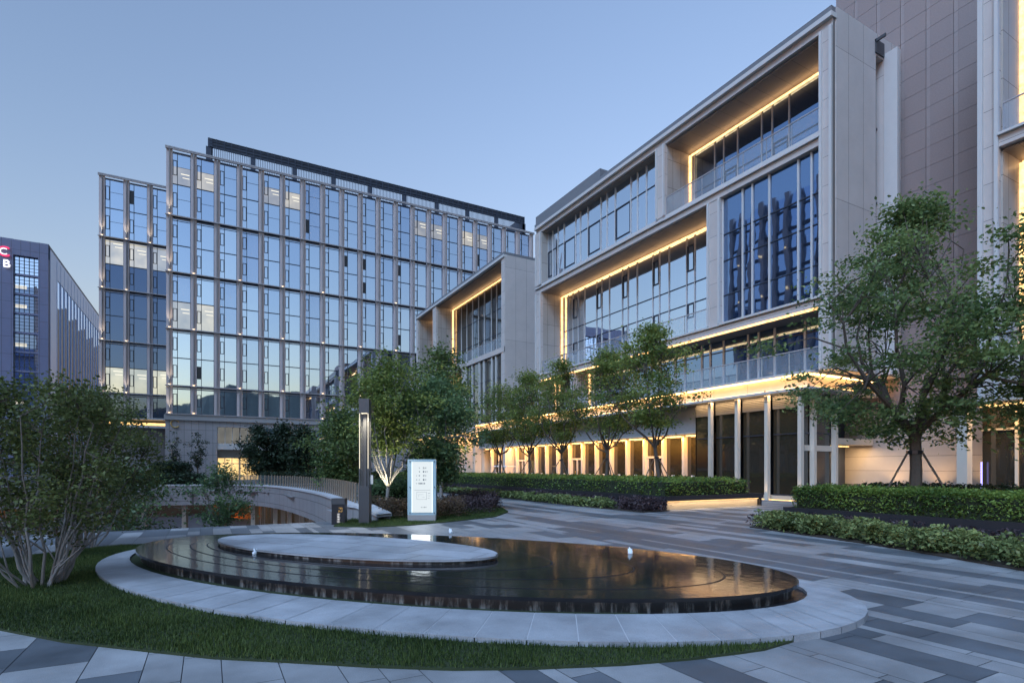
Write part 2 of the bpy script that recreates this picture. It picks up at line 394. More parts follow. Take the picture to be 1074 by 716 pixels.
# lawn around the fountain
lawn_near = [(-1.97,7.87),(-1.27,7.01),(-.4,6.17),(.04,5.75),(.61,5.33),(1.26,4.83),(1.85,4.43),(2.46,4.12),(3.23,3.81),(3.85,3.63),(4.36,3.53),(4.67,3.48),(5.27,3.52)]
RC, RA, RB, RANG = (3.057,9.03), 6.536, 3.357, -52.7
PC, PA, PB, PANG = (3.209,9.517), 6.15, 2.67, -50.2
lawn_poly = [(-9,16.2),(-6.2,12.6),(-4,10.1)] + lawn_near + [(5.6,3.9),(3.6,6.0),(1.0,9.0),(-.6,12.6),(-1.1,14.95),(-1.6,15.0),(-2.47,14.7),(-3.44,13.9),(-5.2,14.6)]
mb = MB(); mb.prism(lawn_poly, -.004, .022)
tag(mb.build('lawn', simple('lawn_soil', (.022,.034,.010), .9, var=.4, scale=9)), kind='structure')
isl_poly = [(3.27,17.03),(4.2,16.22),(5.36,16.2),(6.93,16.69),(8.97,17.56),(10.37,19.21),(12.0,23.48),(13.0,27.4),(12.2,31),(9.4,33.5),(6.6,33.5),(5.3,30),(5.1,24),(4.6,19.6)]
mb = MB(); mb.prism(isl_poly, -.004, .03)
tag(mb.build('planting_lawn', simple('lawn_soil2', (.030,.050,.013), .9, var=.4, scale=9)), kind='structure')

def blades(name, poly, n, h, avoid=None, seed=1, zb=.02, lean=.5):
    r = np.random.default_rng(seed); xs = [p[0] for p in poly]; ys = [p[1] for p in poly]
    pts = []
    while len(pts) < n:
        q = np.c_[r.uniform(min(xs), max(xs), 4000), r.uniform(min(ys), max(ys), 4000)]
        for p in q:
            if inside(p, poly) and not (avoid and avoid(p)):
                pts.append(p)
    P = np.array(pts[:n]); a = r.uniform(0, 2*np.pi, n); H = h*r.uniform(.45, 1.3, n)
    # tufted, uneven growth
    H *= .75+.5*(np.sin(P[:,0]*5.1+np.sin(P[:,1]*3.3)*2)*.5+.5)
    w = .0042*r.uniform(.7,1.4,n); d = np.c_[np.cos(a), np.sin(a)]; ll = r.uniform(0, lean, n)*H; b = r.uniform(0,2*np.pi,n)
    V = np.zeros((n,3,3)); V[:,0,:2] = P-d*w[:,None]; V[:,1,:2] = P+d*w[:,None]; V[:,:2,2] = zb
    V[:,2,:2] = P+np.c_[np.cos(b),np.sin(b)]*ll[:,None]; V[:,2,2] = zb+H
    me = raw_mesh(name, V.reshape(-1,3), 3, np.clip(.42+.22*np.sin(P[:,0]*1.9+1.4*np.sin(P[:,1]*1.3))*np.sin(P[:,1]*2.3+P[:,0])+r.normal(0,.26,n),0,1)); me.materials.append(M['grass'])
    o = bpy.data.objects.new(name, me); COL.objects.link(o); return o
def raw_mesh(name, V, k, tone=None):
    n = len(V)//k; me = bpy.data.meshes.new(name)
    me.vertices.add(len(V)); me.vertices.foreach_set('co', np.asarray(V, dtype=np.float32).ravel())
    me.loops.add(len(V)); me.loops.foreach_set('vertex_index', np.arange(len(V), dtype=np.int32))
    me.polygons.add(n); me.polygons.foreach_set('loop_start', np.arange(0, len(V), k, dtype=np.int32))
    me.update(calc_edges=True)
    if tone is not None:
        at = me.attributes.new('tone', 'FLOAT', 'FACE'); at.data.foreach_set('value', np.asarray(tone, dtype=np.float32))
    return me
def in_ring(p):
    ca, sa = math.cos(R(RANG)), math.sin(R(RANG)); x, y = p[0]-RC[0], p[1]-RC[1]
    return ((x*ca+y*sa)/RA)**2+((-x*sa+y*ca)/RB)**2 < .984
g = blades('grass', lawn_poly, 150000, .047, in_ring, 3); tag(g, 'dark mown grass curving round the near side of the fountain', 'grass', kind='stuff')
front_strip = [p for p in isl_poly]
g = blades('grass', front_strip, 42000, .06, lambda p: p[1] > 19.5+max(0,(p[0]-6))*.55, 4, .028); tag(g, 'bright grass verge round the directory sign and light column', 'grass', kind='stuff')

mb = MB(); hx = np.linspace(-1400, 900, 70)
hz = 118+30*np.sin(hx*.006)+13*np.sin(hx*.017+1)+7*np.sin(hx*.05)
for i in range(69):
    a, b = (hx[i], hz[i]), (hx[i+1], hz[i+1])
    mb.quad([(a[0],-620,0),(a[0],-900,a[1]),(b[0],-900,b[1]),(b[0],-620,0)]); mb.quad([(a[0],-900,a[1]),(a[0],-1200,0),(b[0],-1200,0),(b[0],-900,b[1])])
tag(mb.build('hills', simple('hill_scrub', (.05,.06,.05), .95, var=.4, scale=.05)), kind='structure')
# ------------------------------------------------------------------ fountain
ft = empty('fountain', (PC[0], PC[1], 0), 'low oval black granite fountain with pale stone surround', 'fountain')
N = 72
ro = ellipse(RC, RA, RB, RANG, N); ri = ellipse(PC, PA+.10, PB+.10, PANG, N)
mb = MB(); tn = []
for i in range(N):
    j = (i+1) % N
    def lerp(a, b, t): return (a[0]+(b[0]-a[0])*t, a[1]+(b[1]-a[1])*t)
    e = .012
    a0, a1 = lerp(ro[i], ro[j], e), lerp(ro[i], ro[j], 1-e); b0, b1 = lerp(ri[i], ri[j], e), lerp(ri[i], ri[j], 1-e)
    zo, zi = .075, .05
    mb.quad([(*a0,zo),(*a1,zo),(*b1,zi),(*b0,zi)]); tn.append(.35+.35*rng.random())
    mb.quad([(*a0,-.004),(*a1,-.004),(*a1,zo),(*a0,zo)]); tn.append(.1)
    mb.quad([(*b0,zi),(*b1,zi),(*b1,-.004),(*b0,-.004)]); tn.append(.1)
o = mb.build('stone_surround', M['ring_stone'], ft); face_tone(o, tn)
mb = MB()
for i in range(N):
    j = (i+1) % N
    mb.quad([(*ro[i],.071),(*ro[j],.071),(*ri[j],.046),(*ri[i],.046)])
mb.build('grout', M['coping'], ft)
mb = MB(); mb.quad([(*p,.006) for p in ellipse(PC, PA+.14, PB+.14, PANG, 96)]); mb.build('channel', M['black_metal'], ft)
NP = 96
pe = ellipse(PC, PA, PB, PANG, NP); pi_ = ellipse(PC, PA*.985, PB*.97, PANG, NP)
mb = MB()
for i in range(NP):
    j = (i+1) % NP
    mb.quad([(*pi_[i],-.004),(*pi_[j],-.004),(*pi_[j],.165),(*pi_[i],.165)], 0)
mb.build('basin_wall', M['stained_wall'], ft)
# wet top: sloped lip and terraced oval sheets, each a few millimetres higher
mb = MB()
for i in range(NP):
    j = (i+1) % NP
    mb.quad([(*pe[i],.160),(*pe[j],.160),(*pe[j],.205),(*pe[i],.205)])
    mb.quad([(*pi_[i],.160),(*pi_[j],.160),(*pe[j],.160),(*pe[i],.160)][::-1])
terr = [(PC, PA, PB), ((3.05,9.6), 5.35, 2.15), ((2.8,9.95), 4.5, 1.78), ((2.5,10.35), 3.7, 1.45)]
zt = .205; groove = MB()
for k, (c, a, b) in enumerate(terr):
    outer = ellipse(c, a, b, PANG-k*.9, NP)
    if k:
        for i in range(NP):
            j = (i+1) % NP; mb.quad([(*outer[i],zt),(*outer[j],zt),(*outer[j],zt+.005),(*outer[i],zt+.005)])
            gi = ellipse(c, a-.0, b-.0, PANG-k*.9, NP); go = ellipse(c, a+.028, b+.028, PANG-k*.9, NP)
            groove.quad([(*go[i],zt+.0012),(*go[j],zt+.0012),(*gi[j],zt+.0012),(*gi[i],zt+.0012)])
        zt += .005
    if k < len(terr)-1:
        c2, a2, b2 = terr[k+1]; inner = ellipse(c2, a2, b2, PANG-(k+1)*.9, NP)
        for i in range(NP):
            j = (i+1) % NP; mb.quad([(*outer[i],zt),(*outer[j],zt),(*inner[j],zt),(*inner[i],zt)])
    else:
        mb.quad([(*p, zt) for p in outer])
mb.build('water_table', M['wet_granite'], ft); groove.build('groove', simple('groove_black', (.004,.004,.005), .6), ft)
IC, IA, IB = (2.267,10.664), 3.155, 1.2
ie = ellipse(IC, IA, IB, -53.6, 72)
mb = MB(); mb.prism(ellipse(IC, IA, IB, -53.6, 72, .985), .21, .268)
mb.build('island_base', M['stained_wall'], ft)
mb = MB(); tn = []
# island of honed slabs cut along straight joints
ca, sa = math.cos(R(-53.6)), math.sin(R(-53.6))
def iw(a, b, z): return (IC[0]+a*ca-b*sa, IC[1]+a*sa+b*ca, z)
rows = [-1.2,-.42,.2,.72,1.2]
for k in range(4):
    y0, y1 = rows[k]+.006, rows[k+1]-.006
    x = -3.2 - (k*.37)
    while x < 3.2:
        x0, x1 = x+.006, x+1.3-.006; x += 1.3
        pts = []
        for s in range(9): pts.append((x0+(x1-x0)*s/8, y0))
        for s in range(9): pts.append((x1+(x0-x1)*s/8, y1))
        q = []
        for a, b in pts:
            a = max(-3.153, min(3.153, a)); lim = IB*math.sqrt(max(0, 1-(a/IA)**2)); q.append((a, max(-lim, min(lim, b))))
        ar = sum(q[i][0]*q[(i+1)%len(q)][1]-q[(i+1)%len(q)][0]*q[i][1] for i in range(len(q)))
        if abs(ar) < .02: continue
        mb.quad([iw(a, b, .302) for a, b in q]); tn.append(rng.random())
for i in range(72):
    j = (i+1) % 72; mb.quad([(*ie[i],.268),(*ie[j],.268),(*ie[j],.299),(*ie[i],.299)]); tn.append(.4)
und = MB(); und.quad([(*p,.2985) for p in ie]); und.build('slab_joint', M['joint'], ft)
o = mb.build('island_slab', M['ring_stone'], ft); face_tone(o, tn)
M['foam'] = simple('foam', (.85,.9,.95), .3, var=.05, scale=40)
wm, wnt, wp = newmat('water_foam'); wp.inputs['Base Color'].default_value = (.8,.88,.95,1); wp.inputs['Roughness'].default_value = .35; wp.inputs['Subsurface Weight'].default_value = .0
for n, (x, y) in enumerate([G(268,581,.21),(5.02,12.18),(6.68,7.74)]):
    z0 = .20
    mb = MB()
    for q in range(16):
        a = rng.uniform(0,6.28); d = rng.uniform(0,.045); hh = .13*(1-d/.075)*rng.uniform(.7,1.1); w = rng.uniform(.010,.02)
        cx, cy = x+math.cos(a)*d, y+math.sin(a)*d
        mb.tube([(cx,cy,z0),(cx,cy,z0+hh*.5),(cx+math.cos(a)*.01,cy+math.sin(a)*.01,z0+hh*.85),(cx+math.cos(a)*.014,cy+math.sin(a)*.014,z0+hh)], [w*1.3,w,w*.8,w*.2], 6)
    mb.build('water_jet', wm, ft, smooth=True)

exec_blocks = []
# ------------------------------------------------------------------ buildings
def P(root, name, mats, *boxes):
    mb = MB()
    for b in boxes: mb.box(*b)
    return mb.build(name, mats, root)

def PS(root, name, mats, *boxes):
    for b in boxes: P(root, name, mats, b)
def bay_window(root, x0, x1, v, z0, z1, gm, storeys, lit=None, thin=False, mid=None):
    """double-height curtain-wall window facing -Y: narrow casement strip at the left, wide panes at the right"""
    mb = MB(); xs = x0+.58; e = rng.uniform(-.004,.004); gm2 = 3
    zs = [z0+(z1-z0)*k/storeys for k in range(storeys+1)]
    for k in range(storeys):
        a, b = zs[k], zs[k+1]
        m = 2 if lit and k in lit else 0
        zz = b
        if m == 2 and thin: # lit below the upper lights only
            zz = a+(b-a)*.55
            mb.quad([(x0,v,zz),(x1,v,zz),(x1,v+e,b),(x0,v+e,b)], 0)
        mb.quad([(x0,v,a),(x1,v,a),(x1,v+e,zz),(x0,v+e,zz)], m)
        if m == 2:
            zc = a+(zz-a)*rng.uniform(.6,.85)
            mb.box(x0+1.0,x1-.15,v-.006,v-.001,zc,zc+.12,4); mb.box(x0+1.2,x1-.15,v-.006,v-.001,zc-.5,zc-.4,4)
        h = b-a
        # casement frame
        c0, c1 = a+h*.28, a+h*.74
        if rng.random() < .07: mb.quad([(x0+.1,v-.012,c0),(xs-.08,v-.012,c0),(xs-.08,v-.012,c1),(x0+.1,v-.012,c1)], 3)
        for q in ((x0+.02,x0+.10,c0,c1),(xs-.12,xs-.04,c0,c1),(x0+.1,xs-.12,c0,c0+.08),(x0+.1,xs-.12,c1-.08,c1)): mb.box(q[0],q[1],v-.05,v-.002,q[2],q[3],1)
        if thin: mb.box(xs+.04,x1,v-.03,v-.002,a+h*.55-.02,a+h*.55+.02,1)
        if k: mb.box(x0,x1,v-.06,v-.002,a-.06,a+.06,1)
    mb.box(xs-.04,xs+.04,v-.07,v-.003,z0,z1,1)
    mb.box(x0-.005,x0+.02,v-.08,v-.001,z0,z1,1); mb.box(x1-.06,x1+.005,v-.08,v-.001,z0,z1,1)
    mb.box(x0,x1,v-.075,v-.0035,z0,z0+.08,1); mb.box(x0,x1,v-.075,v-.0035,z1-.10,z1,1)
    return mb.build('window', [gm, M['dark_frame'], M['lit'] if rng.random() < .5 else M['lit_low'], M['pane_open'], M['ceil_lamp']], root)

BANDS = [9.4, 13.4, 21.45, 29.45, 37.4, 46.75]
def curtain_tower(name, label, u0, nb, bay, V, depth, lit, gms, up, base_u1):
    t = empty(name, (u0, V, 0), label, 'building')
    u1 = u0+nb*bay
    P(t, 'wall', M['louvre_dark'], (u0-.35,u1+.35,V+.3,V+depth,9.0,46.2))
    P(t, 'roof', M['roof_metal'], (u0-.35,u1+.35,V+.28,V+depth,46.2,46.6))
    for i in range(nb+1):
        x = u0+i*bay; mb = MB()
        mb.box(x-.38,x-.07,V-.42,V+.3,9.4,46.7,0); mb.box(x+.07,x+.38,V-.42,V+.3,9.4,46.7,0)
        mb.box(x-.07,x+.07,V-.22,V+.3,9.4,46.6,0); mb.box(x-.035,x+.035,V-.62,V-.22,9.2,46.9,1)
        mb.build('pilaster', [M['pilaster'], M['rail_metal']], t)
    for k, z in enumerate(BANDS):
        mb = MB()
        mb.box(u0-.5,u1+.5,V-.72,V-.44,z-.07,z+.05,0)
        if 0 < k < 5: mb.box(u0-.45,u1+.45,V-.40,V-.3,z-.42,z-.34,0)
        if k == 5: mb.box(u0-.5,u1+.5,V-.72,V-.5,z+.12,z+.26,0)
        mb.build('floor_band', M['rail_metal'], t)
    for k in range(5):
        z0, z1 = BANDS[k]+.08, BANDS[k+1]-.12
        for i in range(nb):
            l = lit.get((i,k)); gm = gms(i,k)
            bay_window(t, u0+i*bay+.38, u0+(i+1)*bay-.38, V, z0, z1, gm, 1 if k == 0 else 2, l, thin=(k == 4))
    for i in range(nb+1):
        for k in range(1, 6):
            if (i,k-1) in up or (i%2 == 1 and k < 5 and i > 0 and rng.random() < .8):
                x = u0+i*bay; z = BANDS[k-1]+.10
                big = (i,k-1) in up
                P(t, 'uplight', M['dot'], (x-.07,x+.07,V-.58,V-.46,z,z+.11))
                if big: spot('pilaster_spot', (x,V-.95,z+.2), (x,V-.3,z+6), 330, (1,.88,.68), 50, .9, .08)
    return t
V_C = 92.0
def gmC(i, k):
    r = (i*7+k*13) % 5
    if rng.random() < .10: return M['glass_blind']
    return M['glass_c'] if r < 3 else (M['glass_c2'] if r == 3 else M['glass_c3'])
litC = {(0,4):[1],(1,4):[1],(4,4):[1],(5,4):[1],(12,4):[1],(13,4):[1],(15,4):[1],(16,4):[1],(0,2):[0],(1,2):[0]}
tC = curtain_tower('office_tower', 'broad ten storey office block with pale pilasters, blue mirror glass and louvred roof screen', -4.85, 20, 2.97, V_C, 24, litC, gmC, {(0,k) for k in range(5)}, 0)
# stone base
P(tC, 'base_wall', M['stone_grey_x'], (-5.35,1.1,V_C-.35,V_C+24,0,8.55), (1.1,54.9,V_C-.35,V_C+24,7.75,8.55), (1.1,54.9,V_C+.6,V_C+24,0,7.75), (22,54.9,V_C-.35,V_C+.6,0,7.75))
P(tC, 'ledge', M['grey_trim'], (-5.5,55.1,V_C-.6,V_C+.3,8.55,9.3))
P(tC, 'spandrel', M['white_trim'], (1.1,22,V_C-.25,V_C+.6,4.45,5.35))
for i in range(7):
    x0 = 1.12+i*2.98; mb = MB()
    mb.quad([(x0,V_C+.3,5.35),(x0+2.9,V_C+.3,5.35),(x0+2.9,V_C+.3,7.75),(x0,V_C+.3,7.75)], 0)
    for q in range(3): mb.box(x0+q*.97,x0+q*.97+.08,V_C+.2,V_C+.298,5.35,7.75,1)
    mb.build('clerestory_window', [M['lit_dim'] if i in (0,1,3) else M['glass_c3'], M['white_trim']], tC)
    mb = MB()
    mb.quad([(x0,V_C+.3,3.2),(x0+2.9,V_C+.3,3.2),(x0+2.9,V_C+.3,4.45),(x0,V_C+.3,4.45)], 0)
    for q in range(8): mb.box(x0,x0+2.9,V_C+.2,V_C+.29,3.25+q*.15,3.33+q*.15,0)
    mb.build('louvre', M['louvre_warm'], tC)
    mb = MB()
    mb.quad([(x0,V_C+.32,0),(x0+2.9,V_C+.32,0),(x0+2.9,V_C+.32,3.2),(x0,V_C+.32,3.2)], 0)
    for q in range(4): mb.box(x0+q*.94,x0+q*.94+.09,V_C+.2,V_C+.318,0,3.2,1)
    mb.box(x0,x0+2.9,V_C+.22,V_C+.316,2.35,2.45,1)
    mb.build('lobby_window', [M['lit_warm'] if i < 2 else M['glass_dark'], M['louvre_warm']], tC)
# gilded letter on the base wall
mb = MB(); pts = [(-4.15+.52*math.cos(R(a)), V_C-.45, 8.0+.52*math.sin(R(a))) for a in range(35, 326, 10)]
mb.tube(pts, .075, 6); mb.build('letter', M['gold'], tC)
# louvred screen on the roof
mb = MB()
mb.box(0,54,V_C+1.6,V_C+1.75,49.35,50.65,0)
for i in range(55): mb.box(i,i+.12,V_C+1.48,V_C+1.6,49.3,50.7,0)
for z in (49.35,49.8,50.25,50.6): mb.box(-.05,54.1,V_C+1.5,V_C+1.6,z,z+.08,0)
for i in range(217): mb.box(i*.25,i*.25+.07,V_C+1.62,V_C+1.70,46.6,49.35,0)
for i in range(0,55,6): mb.box(i-.35,i+.35,V_C+1.55,V_C+1.9,46.6,49.4,0)
mb.box(53.2,54.1,V_C+1.55,V_C+1.9,46.6,49.4,0); mb.box(-.1,.5,V_C+1.5,V_C+14,49.35,50.65,0)
mb.box(53.5,54,V_C+1.75,V_C+14,46.6,50.65,0)
mb.build('roof_screen', M['louvre_dark'], tC)
for i, (a, b) in enumerate(((4,9),(22,27),(33,37))): P(tC, 'roof_plant', M['roof_metal'], (a,b,V_C+5,V_C+9,46.6,49.0))

V_W = 105.4
litW = {(0,3):[1],(1,3):[1],(2,3):[1],(0,1):[0],(1,1):[0],(2,1):[0]}
tW = curtain_tower('office_wing', 'narrow set back office wing with lower glass tinted as a dark reflection, left of the broad block', -14.4, 4, 3.1, V_W, 16, litW, lambda i,k: M['glass_c3'] if k == 4 else M['wing_reflection_tint'], {(0,k) for k in range(1,5)} | {(1,4),(2,4),(1,1)}, 0)
P(tW, 'base_wall', M['stone_grey_x'], (-14.8,-1.8,V_W-.2,V_W+15,0,8.0))
P(tW, 'canopy', M['white_trim'], (-14.9,-5.5,V_W-3.0,V_W-.2,9.25,9.5), (-14.9,-5.5,V_W-2.9,V_W-.2,8.0,8.3))
P(tW, 'light_strip', M['led_soft'], (-14.8,-5.6,V_W-.5,V_W-.3,8.5,8.9))

# ---- stone framed building at the right: facade facing -X
UF = 27.2
def glaz(root, U, vb, z0, z1, gm, trans=(), mull=.06, dep=.07, casement=(), cz=(), name='window', mm='white_trim', tm='dark_frame'):
    vb = sorted(vb)
    for i in range(len(vb)-1):
        a, b = vb[i], vb[i+1]; mb = MB(); e = [rng.uniform(-.006,.006) for _ in range(4)]
        zs = [z0]+[z for z in sorted(trans)]+[z1]
        mb.quad([(U,b,z0),(U,a,z0),(U+e[0],a,z1),(U+e[1],b,z1)], 0)
        mb.box(U-dep,U-.01,b-mull/2,b+mull/2,z0,z1,1)
        if i == 0: mb.box(U-dep,U-.01,a,a+mull/2,z0,z1,1)
        for z in trans: mb.box(U-.05,U-.012,a+mull/2,b-mull/2,z-.03,z+.03,2)
        mb.box(U-.06,U-.014,a+mull/2,b-mull/2,z0,z0+.07,2)
        if i in casement:
            for c0, c1 in cz:
                for q in ((a+.05,a+.13,c0,c1),(b-.13,b-.05,c0,c1),(a+.13,b-.13,c0,c0+.07),(a+.13,b-.13,c1-.07,c1)): mb.box(U-.07,U-.015,q[0],q[1],q[2],q[3],2)
        mb.build(name, [gm, M[mm], M[tm]], root)
def balustrade(root, U, v0, v1, z0, h=1.15, step=1.45, gold=False):
    mb = MB(); mb.box(U-.01,U+.01,v0,v1,z0+.05,z0+h-.05,0)
    mb.box(U-.03,U+.03,v0,v1,z0+h-.05,z0+h,1)
    n = max(1, round((v1-v0)/step))
    for i in range(n+1):
        v = v0+(v1-v0)*i/n; mb.box(U+.012,U+.05,v-.02,v+.02,z0,z0+h-.05,2)
    return mb.build('balustrade', [M['rail_glass'], M['rail_metal'], M['warm_col'] if gold else M['rail_metal']], root)
def recess(root, v0, v1, z0, z1, Ug, U=UF, led_top=True, led_side=True, led='led'):
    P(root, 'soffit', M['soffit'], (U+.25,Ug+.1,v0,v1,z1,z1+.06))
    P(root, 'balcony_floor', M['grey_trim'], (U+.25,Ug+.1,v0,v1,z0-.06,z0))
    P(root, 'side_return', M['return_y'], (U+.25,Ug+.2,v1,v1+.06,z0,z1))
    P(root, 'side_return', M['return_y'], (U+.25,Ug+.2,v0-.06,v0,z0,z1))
    if led_top: P(root, 'light_strip', M[led], (Ug-.15,Ug-.08,v0+.05,v1-.05,z1-.11,z1-.01))
    if led_top: area('soffit_wash', (Ug-.30,(v0+v1)/2,z1-.22), (Ug-.75,(v0+v1)/2,z1), v1-v0-.2, .12, 3.5*(v1-v0), (1,.60,.28), (0,1,0))
    if led_side: P(root, 'light_strip', M[led], (Ug-.3,Ug-.16,v1-.12,v1-.01,z0+.02,z1-.12))

tM = empty('stone_framed_building', (UF, 16.45, 0), 'five storey building of pale stone frames with lit balconies and tall glazed corner', 'building')
P(tM, 'core_wall', M['louvre_dark'], (30.05,33.2,17.05,44.7,6.6,24.1), (30.05,33.5,19.5,44.7,0,6.6))
P(tM, 'roof', M['roof_metal'], (UF-.1,33.3,16.44,44.95,24.42,24.72))
P(tM, 'roof_edge', M['white_trim'], (UF-.16,UF+.3,16.40,44.95,24.18,24.415))
PS(tM, 'frame_band', M['white_panel_y'], (UF+.06,30,16.46,44.9,23.8,24.175), (UF,30,17.1,44.9,18.14,18.5), (UF,30,16.46,44.9,9.95,10.28))
PS(tM, 'ledge', M['white_trim'], (UF-.14,30,17.05,28.0,18.52,18.62), (UF-.14,30,28.0,44.9,18.55,18.65), (UF+.08,30,17.1,44.0,18.5,18.94), (UF-.12,UF+.4,17.1,23.35,10.38,10.5), (UF-.1,UF+.5,23.4,44.9,10.36,10.46), (UF+.06,30,16.47,44.89,10.28,10.36))
for a, b, z0, z1 in ((16.46,17.1,6.7,9.95),(16.46,17.1,10.36,23.8),(44.0,44.9,6.7,9.95),(44.0,44.9,10.36,18.14),(44.0,44.9,18.94,23.8),(28.0,28.8,18.94,23.8),(23.35,24.3,10.5,18.14)):
    P(tM, 'pier', M['white_panel_y'], (UF+.03,30,a,b,z0,z1))
    PS(tM, 'pier_edge', M['white_trim'], (UF-.10,UF+.028,a,a+.13,z0,z1), (UF-.10,UF+.028,b-.13,b,z0,z1))
P(tM, 'parapet', M['roof_metal'], (UF+.02,UF+1.2,35.1,44.93,24.73,25.5))
# white end wall with its dark slot window and projecting fin
PS(tM, 'end_wall', M['white_panel_x'], (UF+.26,31.0,16.42,17.04,6.72,24.78), (31.75,33.45,16.42,17.04,6.72,24.78), (31.0,31.75,16.42,17.04,23.6,24.78))
mb = MB(); mb.box(31.0,31.75,16.8,17.0,6.72,23.6,0)
for z in range(8, 24, 4): mb.box(31.0,31.75,16.74,16.8,z,z+.12,1)
mb.build('slot_window', [M['glass_dark'], M['dark_frame']], tM)
P(tM, 'fin', M['white_trim'], (31.76,31.95,15.75,16.41,6.72,23.9))
PS(tM, 'bracket', M['lamp_grey'], (30.9,31.0,15.9,16.41,24.25,24.4), (30.9,31.7,16.35,16.41,23.7,24.4))
# top floor, left bay
U5 = 28.0
px5 = [580,585.5,592,604,609,617,630.6,637,645.6,662,669,678.4]
glaz(tM, U5, [28.85]+[VX(x, U5) for x in px5]+[43.95], 18.95, 23.75, M['glass_main'], (21.95,), casement=(3,6,9,12), cz=((19.6,21.95),), mull=.08)
P(tM, 'soffit', M['soffit'], (UF+.25,U5+.05,28.82,44,23.72,23.79))
P(tM, 'side_return', M['return_y'], (UF+.1,U5+.05,43.94,43.995,18.95,23.72))
# top floor, balcony bay
recess(tM, 17.16, 27.98, 18.96, 23.66, 29.75)
px = [728.7,749.9,759.4,774,799.2,810.3,828]
glaz(tM, 29.75, [17.2]+[VX(x, 29.75) for x in px]+[27.9], 18.97, 23.6, M['glass_deep'], (20.9,), casement=(1,4), cz=((19.3,21.2),))
balustrade(tM, UF+.12, 17.2, 27.95, 18.96, 1.2)
# two storey recess, left
recess(tM, 24.32, 43.98, 10.47, 18.10, 29.75)
px = [596,601,606.6,613.5,626,631.4,639.4,653,659,668.5,685,692,702,720.5,729]
glaz(tM, 29.75, [24.4]+[VX(x, 29.75) for x in px]+[43.9], 10.5, 18.05, M['glass_main'], (13.3,14.7), casement=(1,4,7,10,13), cz=((15.6,17.4),(12.3,13.3)))
balustrade(tM, UF+.14, 24.4, 43.95, 10.47, 1.25, 1.9, True)
# large flush window, right
px = [779.6,789.8,807.6,838,852]
glaz(tM, UF+.3, [17.12]+[VX(x, UF+.3) for x in px]+[23.33], 10.5, 18.1, M['glass_deep'], (12.2,14.3,15.9), mull=.09, dep=.10, mm='white_trim')
# second floor ribbon with balcony
recess(tM, 17.16, 38.6, 6.72, 9.93, 29.0, led_side=False, led_top=False)
recess(tM, 39.4, 43.98, 6.72, 9.93, 29.0, led_top=False)
P(tM, 'pier', M['white_panel_y'], (UF+.03,30,38.67,39.33,6.72,9.95))
P(tM, 'light_strip', M['led'], (28.7,28.84,38.5,38.59,6.75,9.8), (UF-.02,UF+.1,17.2,44.3,9.84,9.94))
px = [736.5,745.4,759.4,785,796,813,844.7]
vv = [17.25]+[VX(x, 29.0) for x in px]
nxt = max(vv)
while nxt < 37: nxt += rng.choice([.9,1.5,1.9]); vv.append(nxt)
glaz(tM, 29.0, [v for v in vv if v < 38.2]+[38.55], 6.74, 9.9, M['glass_deep'], (9.2,), mull=.12)
glaz(tM, 29.0, [39.45,41,42.5,43.9], 6.74, 9.9, M['glass_main'], (9.2,))
balustrade(tM, UF+.1, 17.2, 44.0, 6.72, 1.25, 1.7, True)
# canopy wrapping the corner
CN = 58.0
P(tM, 'canopy', M['white_trim'], (26.62,33.3,17.25,CN,6.6,6.715), (26.45,27.3,17.15,CN,5.74,5.87), (27.3,33.3,17.15,17.95,5.74,5.87))
P(tM, 'canopy_fascia', M['fascia'], (27.02,33.3,17.62,CN,5.87,6.6))
P(tM, 'light_strip', M['led_strong'], (26.78,26.92,17.4,CN,6.53,6.598), (26.62,26.78,17.35,CN,5.872,5.915), (27.0,33.2,17.40,17.5,6.53,6.598), (27.0,33.2,17.3,17.42,5.872,5.915))
# tall glazed corner
for v in (17.9,19.85,21.8,23.75): P(tM, 'column', M['warm_col'], (26.74,26.98,v-.10,v+.10,0,5.74))
for u_ in (27.95,29.85): P(tM, 'column', M['warm_col'], (u_-.11,u_+.11,17.80,18.05,0,5.74))
vs_ = [17.95,19.85,21.8,23.75,25.3]
for a, b in zip(vs_[:-1], vs_[1:]):
    mb = MB(); U = 27.25
    mb.quad([(U,b-.1,.32),(U,a+.1,.32),(U+rng.uniform(-.006,.006),a+.1,4.95),(U,b-.1,4.95)], 0)
    mb.box(U-.06,U-.01,a+.1,b-.1,3.55,3.6,1); mb.box(U-.06,U-.01,a+.1,b-.1,.26,.32,1)
    mb.build('shop_window', [M['glass_dark'], M['dark_frame']], tM)
    mb = MB()
    for q in range(8): mb.box(U-.12,U-.02,a+.12,b-.12,4.97+q*.095,5.03+q*.095,0)
    mb.box(U-.02,U+.02,a+.1,b-.1,4.95,5.74,0); mb.build('louvre', M['louvre_warm'], tM)
P(tM, 'plinth', M['warm_wall'], (27.2,27.5,17.9,25.3,0,.258))
P(tM, 'light_strip', M['led_soft'], (26.85,26.95,18.1,25.2,.004,.05))
for a, b in ((27.2,27.95),(27.95,29.85)):
    mb = MB(); mb.quad([(a+.12,18.1,.0),(b-.1,18.1,.0),(b-.1,18.1,5.74),(a+.12,18.1,5.74)], 0)
    mb.box(a+.12,b-.1,18.04,18.09,3.55,3.62,1); mb.box(a+.12,b-.1,18.0,18.09,2.65,2.95,2)
    mb.build('shop_window', [M['glass_dark'], M['dark_frame'], M['warm_col']], tM)
P(tM, 'entrance_canopy', M['warm_wall'], (30.02,33.5,17.9,19.45,3.05,3.38))
P(tM, 'light_strip', M['led_soft'], (30.2,33.4,19.2,19.3,2.98,3.045))
dr = P(tM, 'door', M['dark_frame'], (30.6,32.6,19.40,19.49,.02,2.6)); P(dr, 'handle', M['rail_metal'], (31.6,31.66,19.3,19.36,.8,1.6))
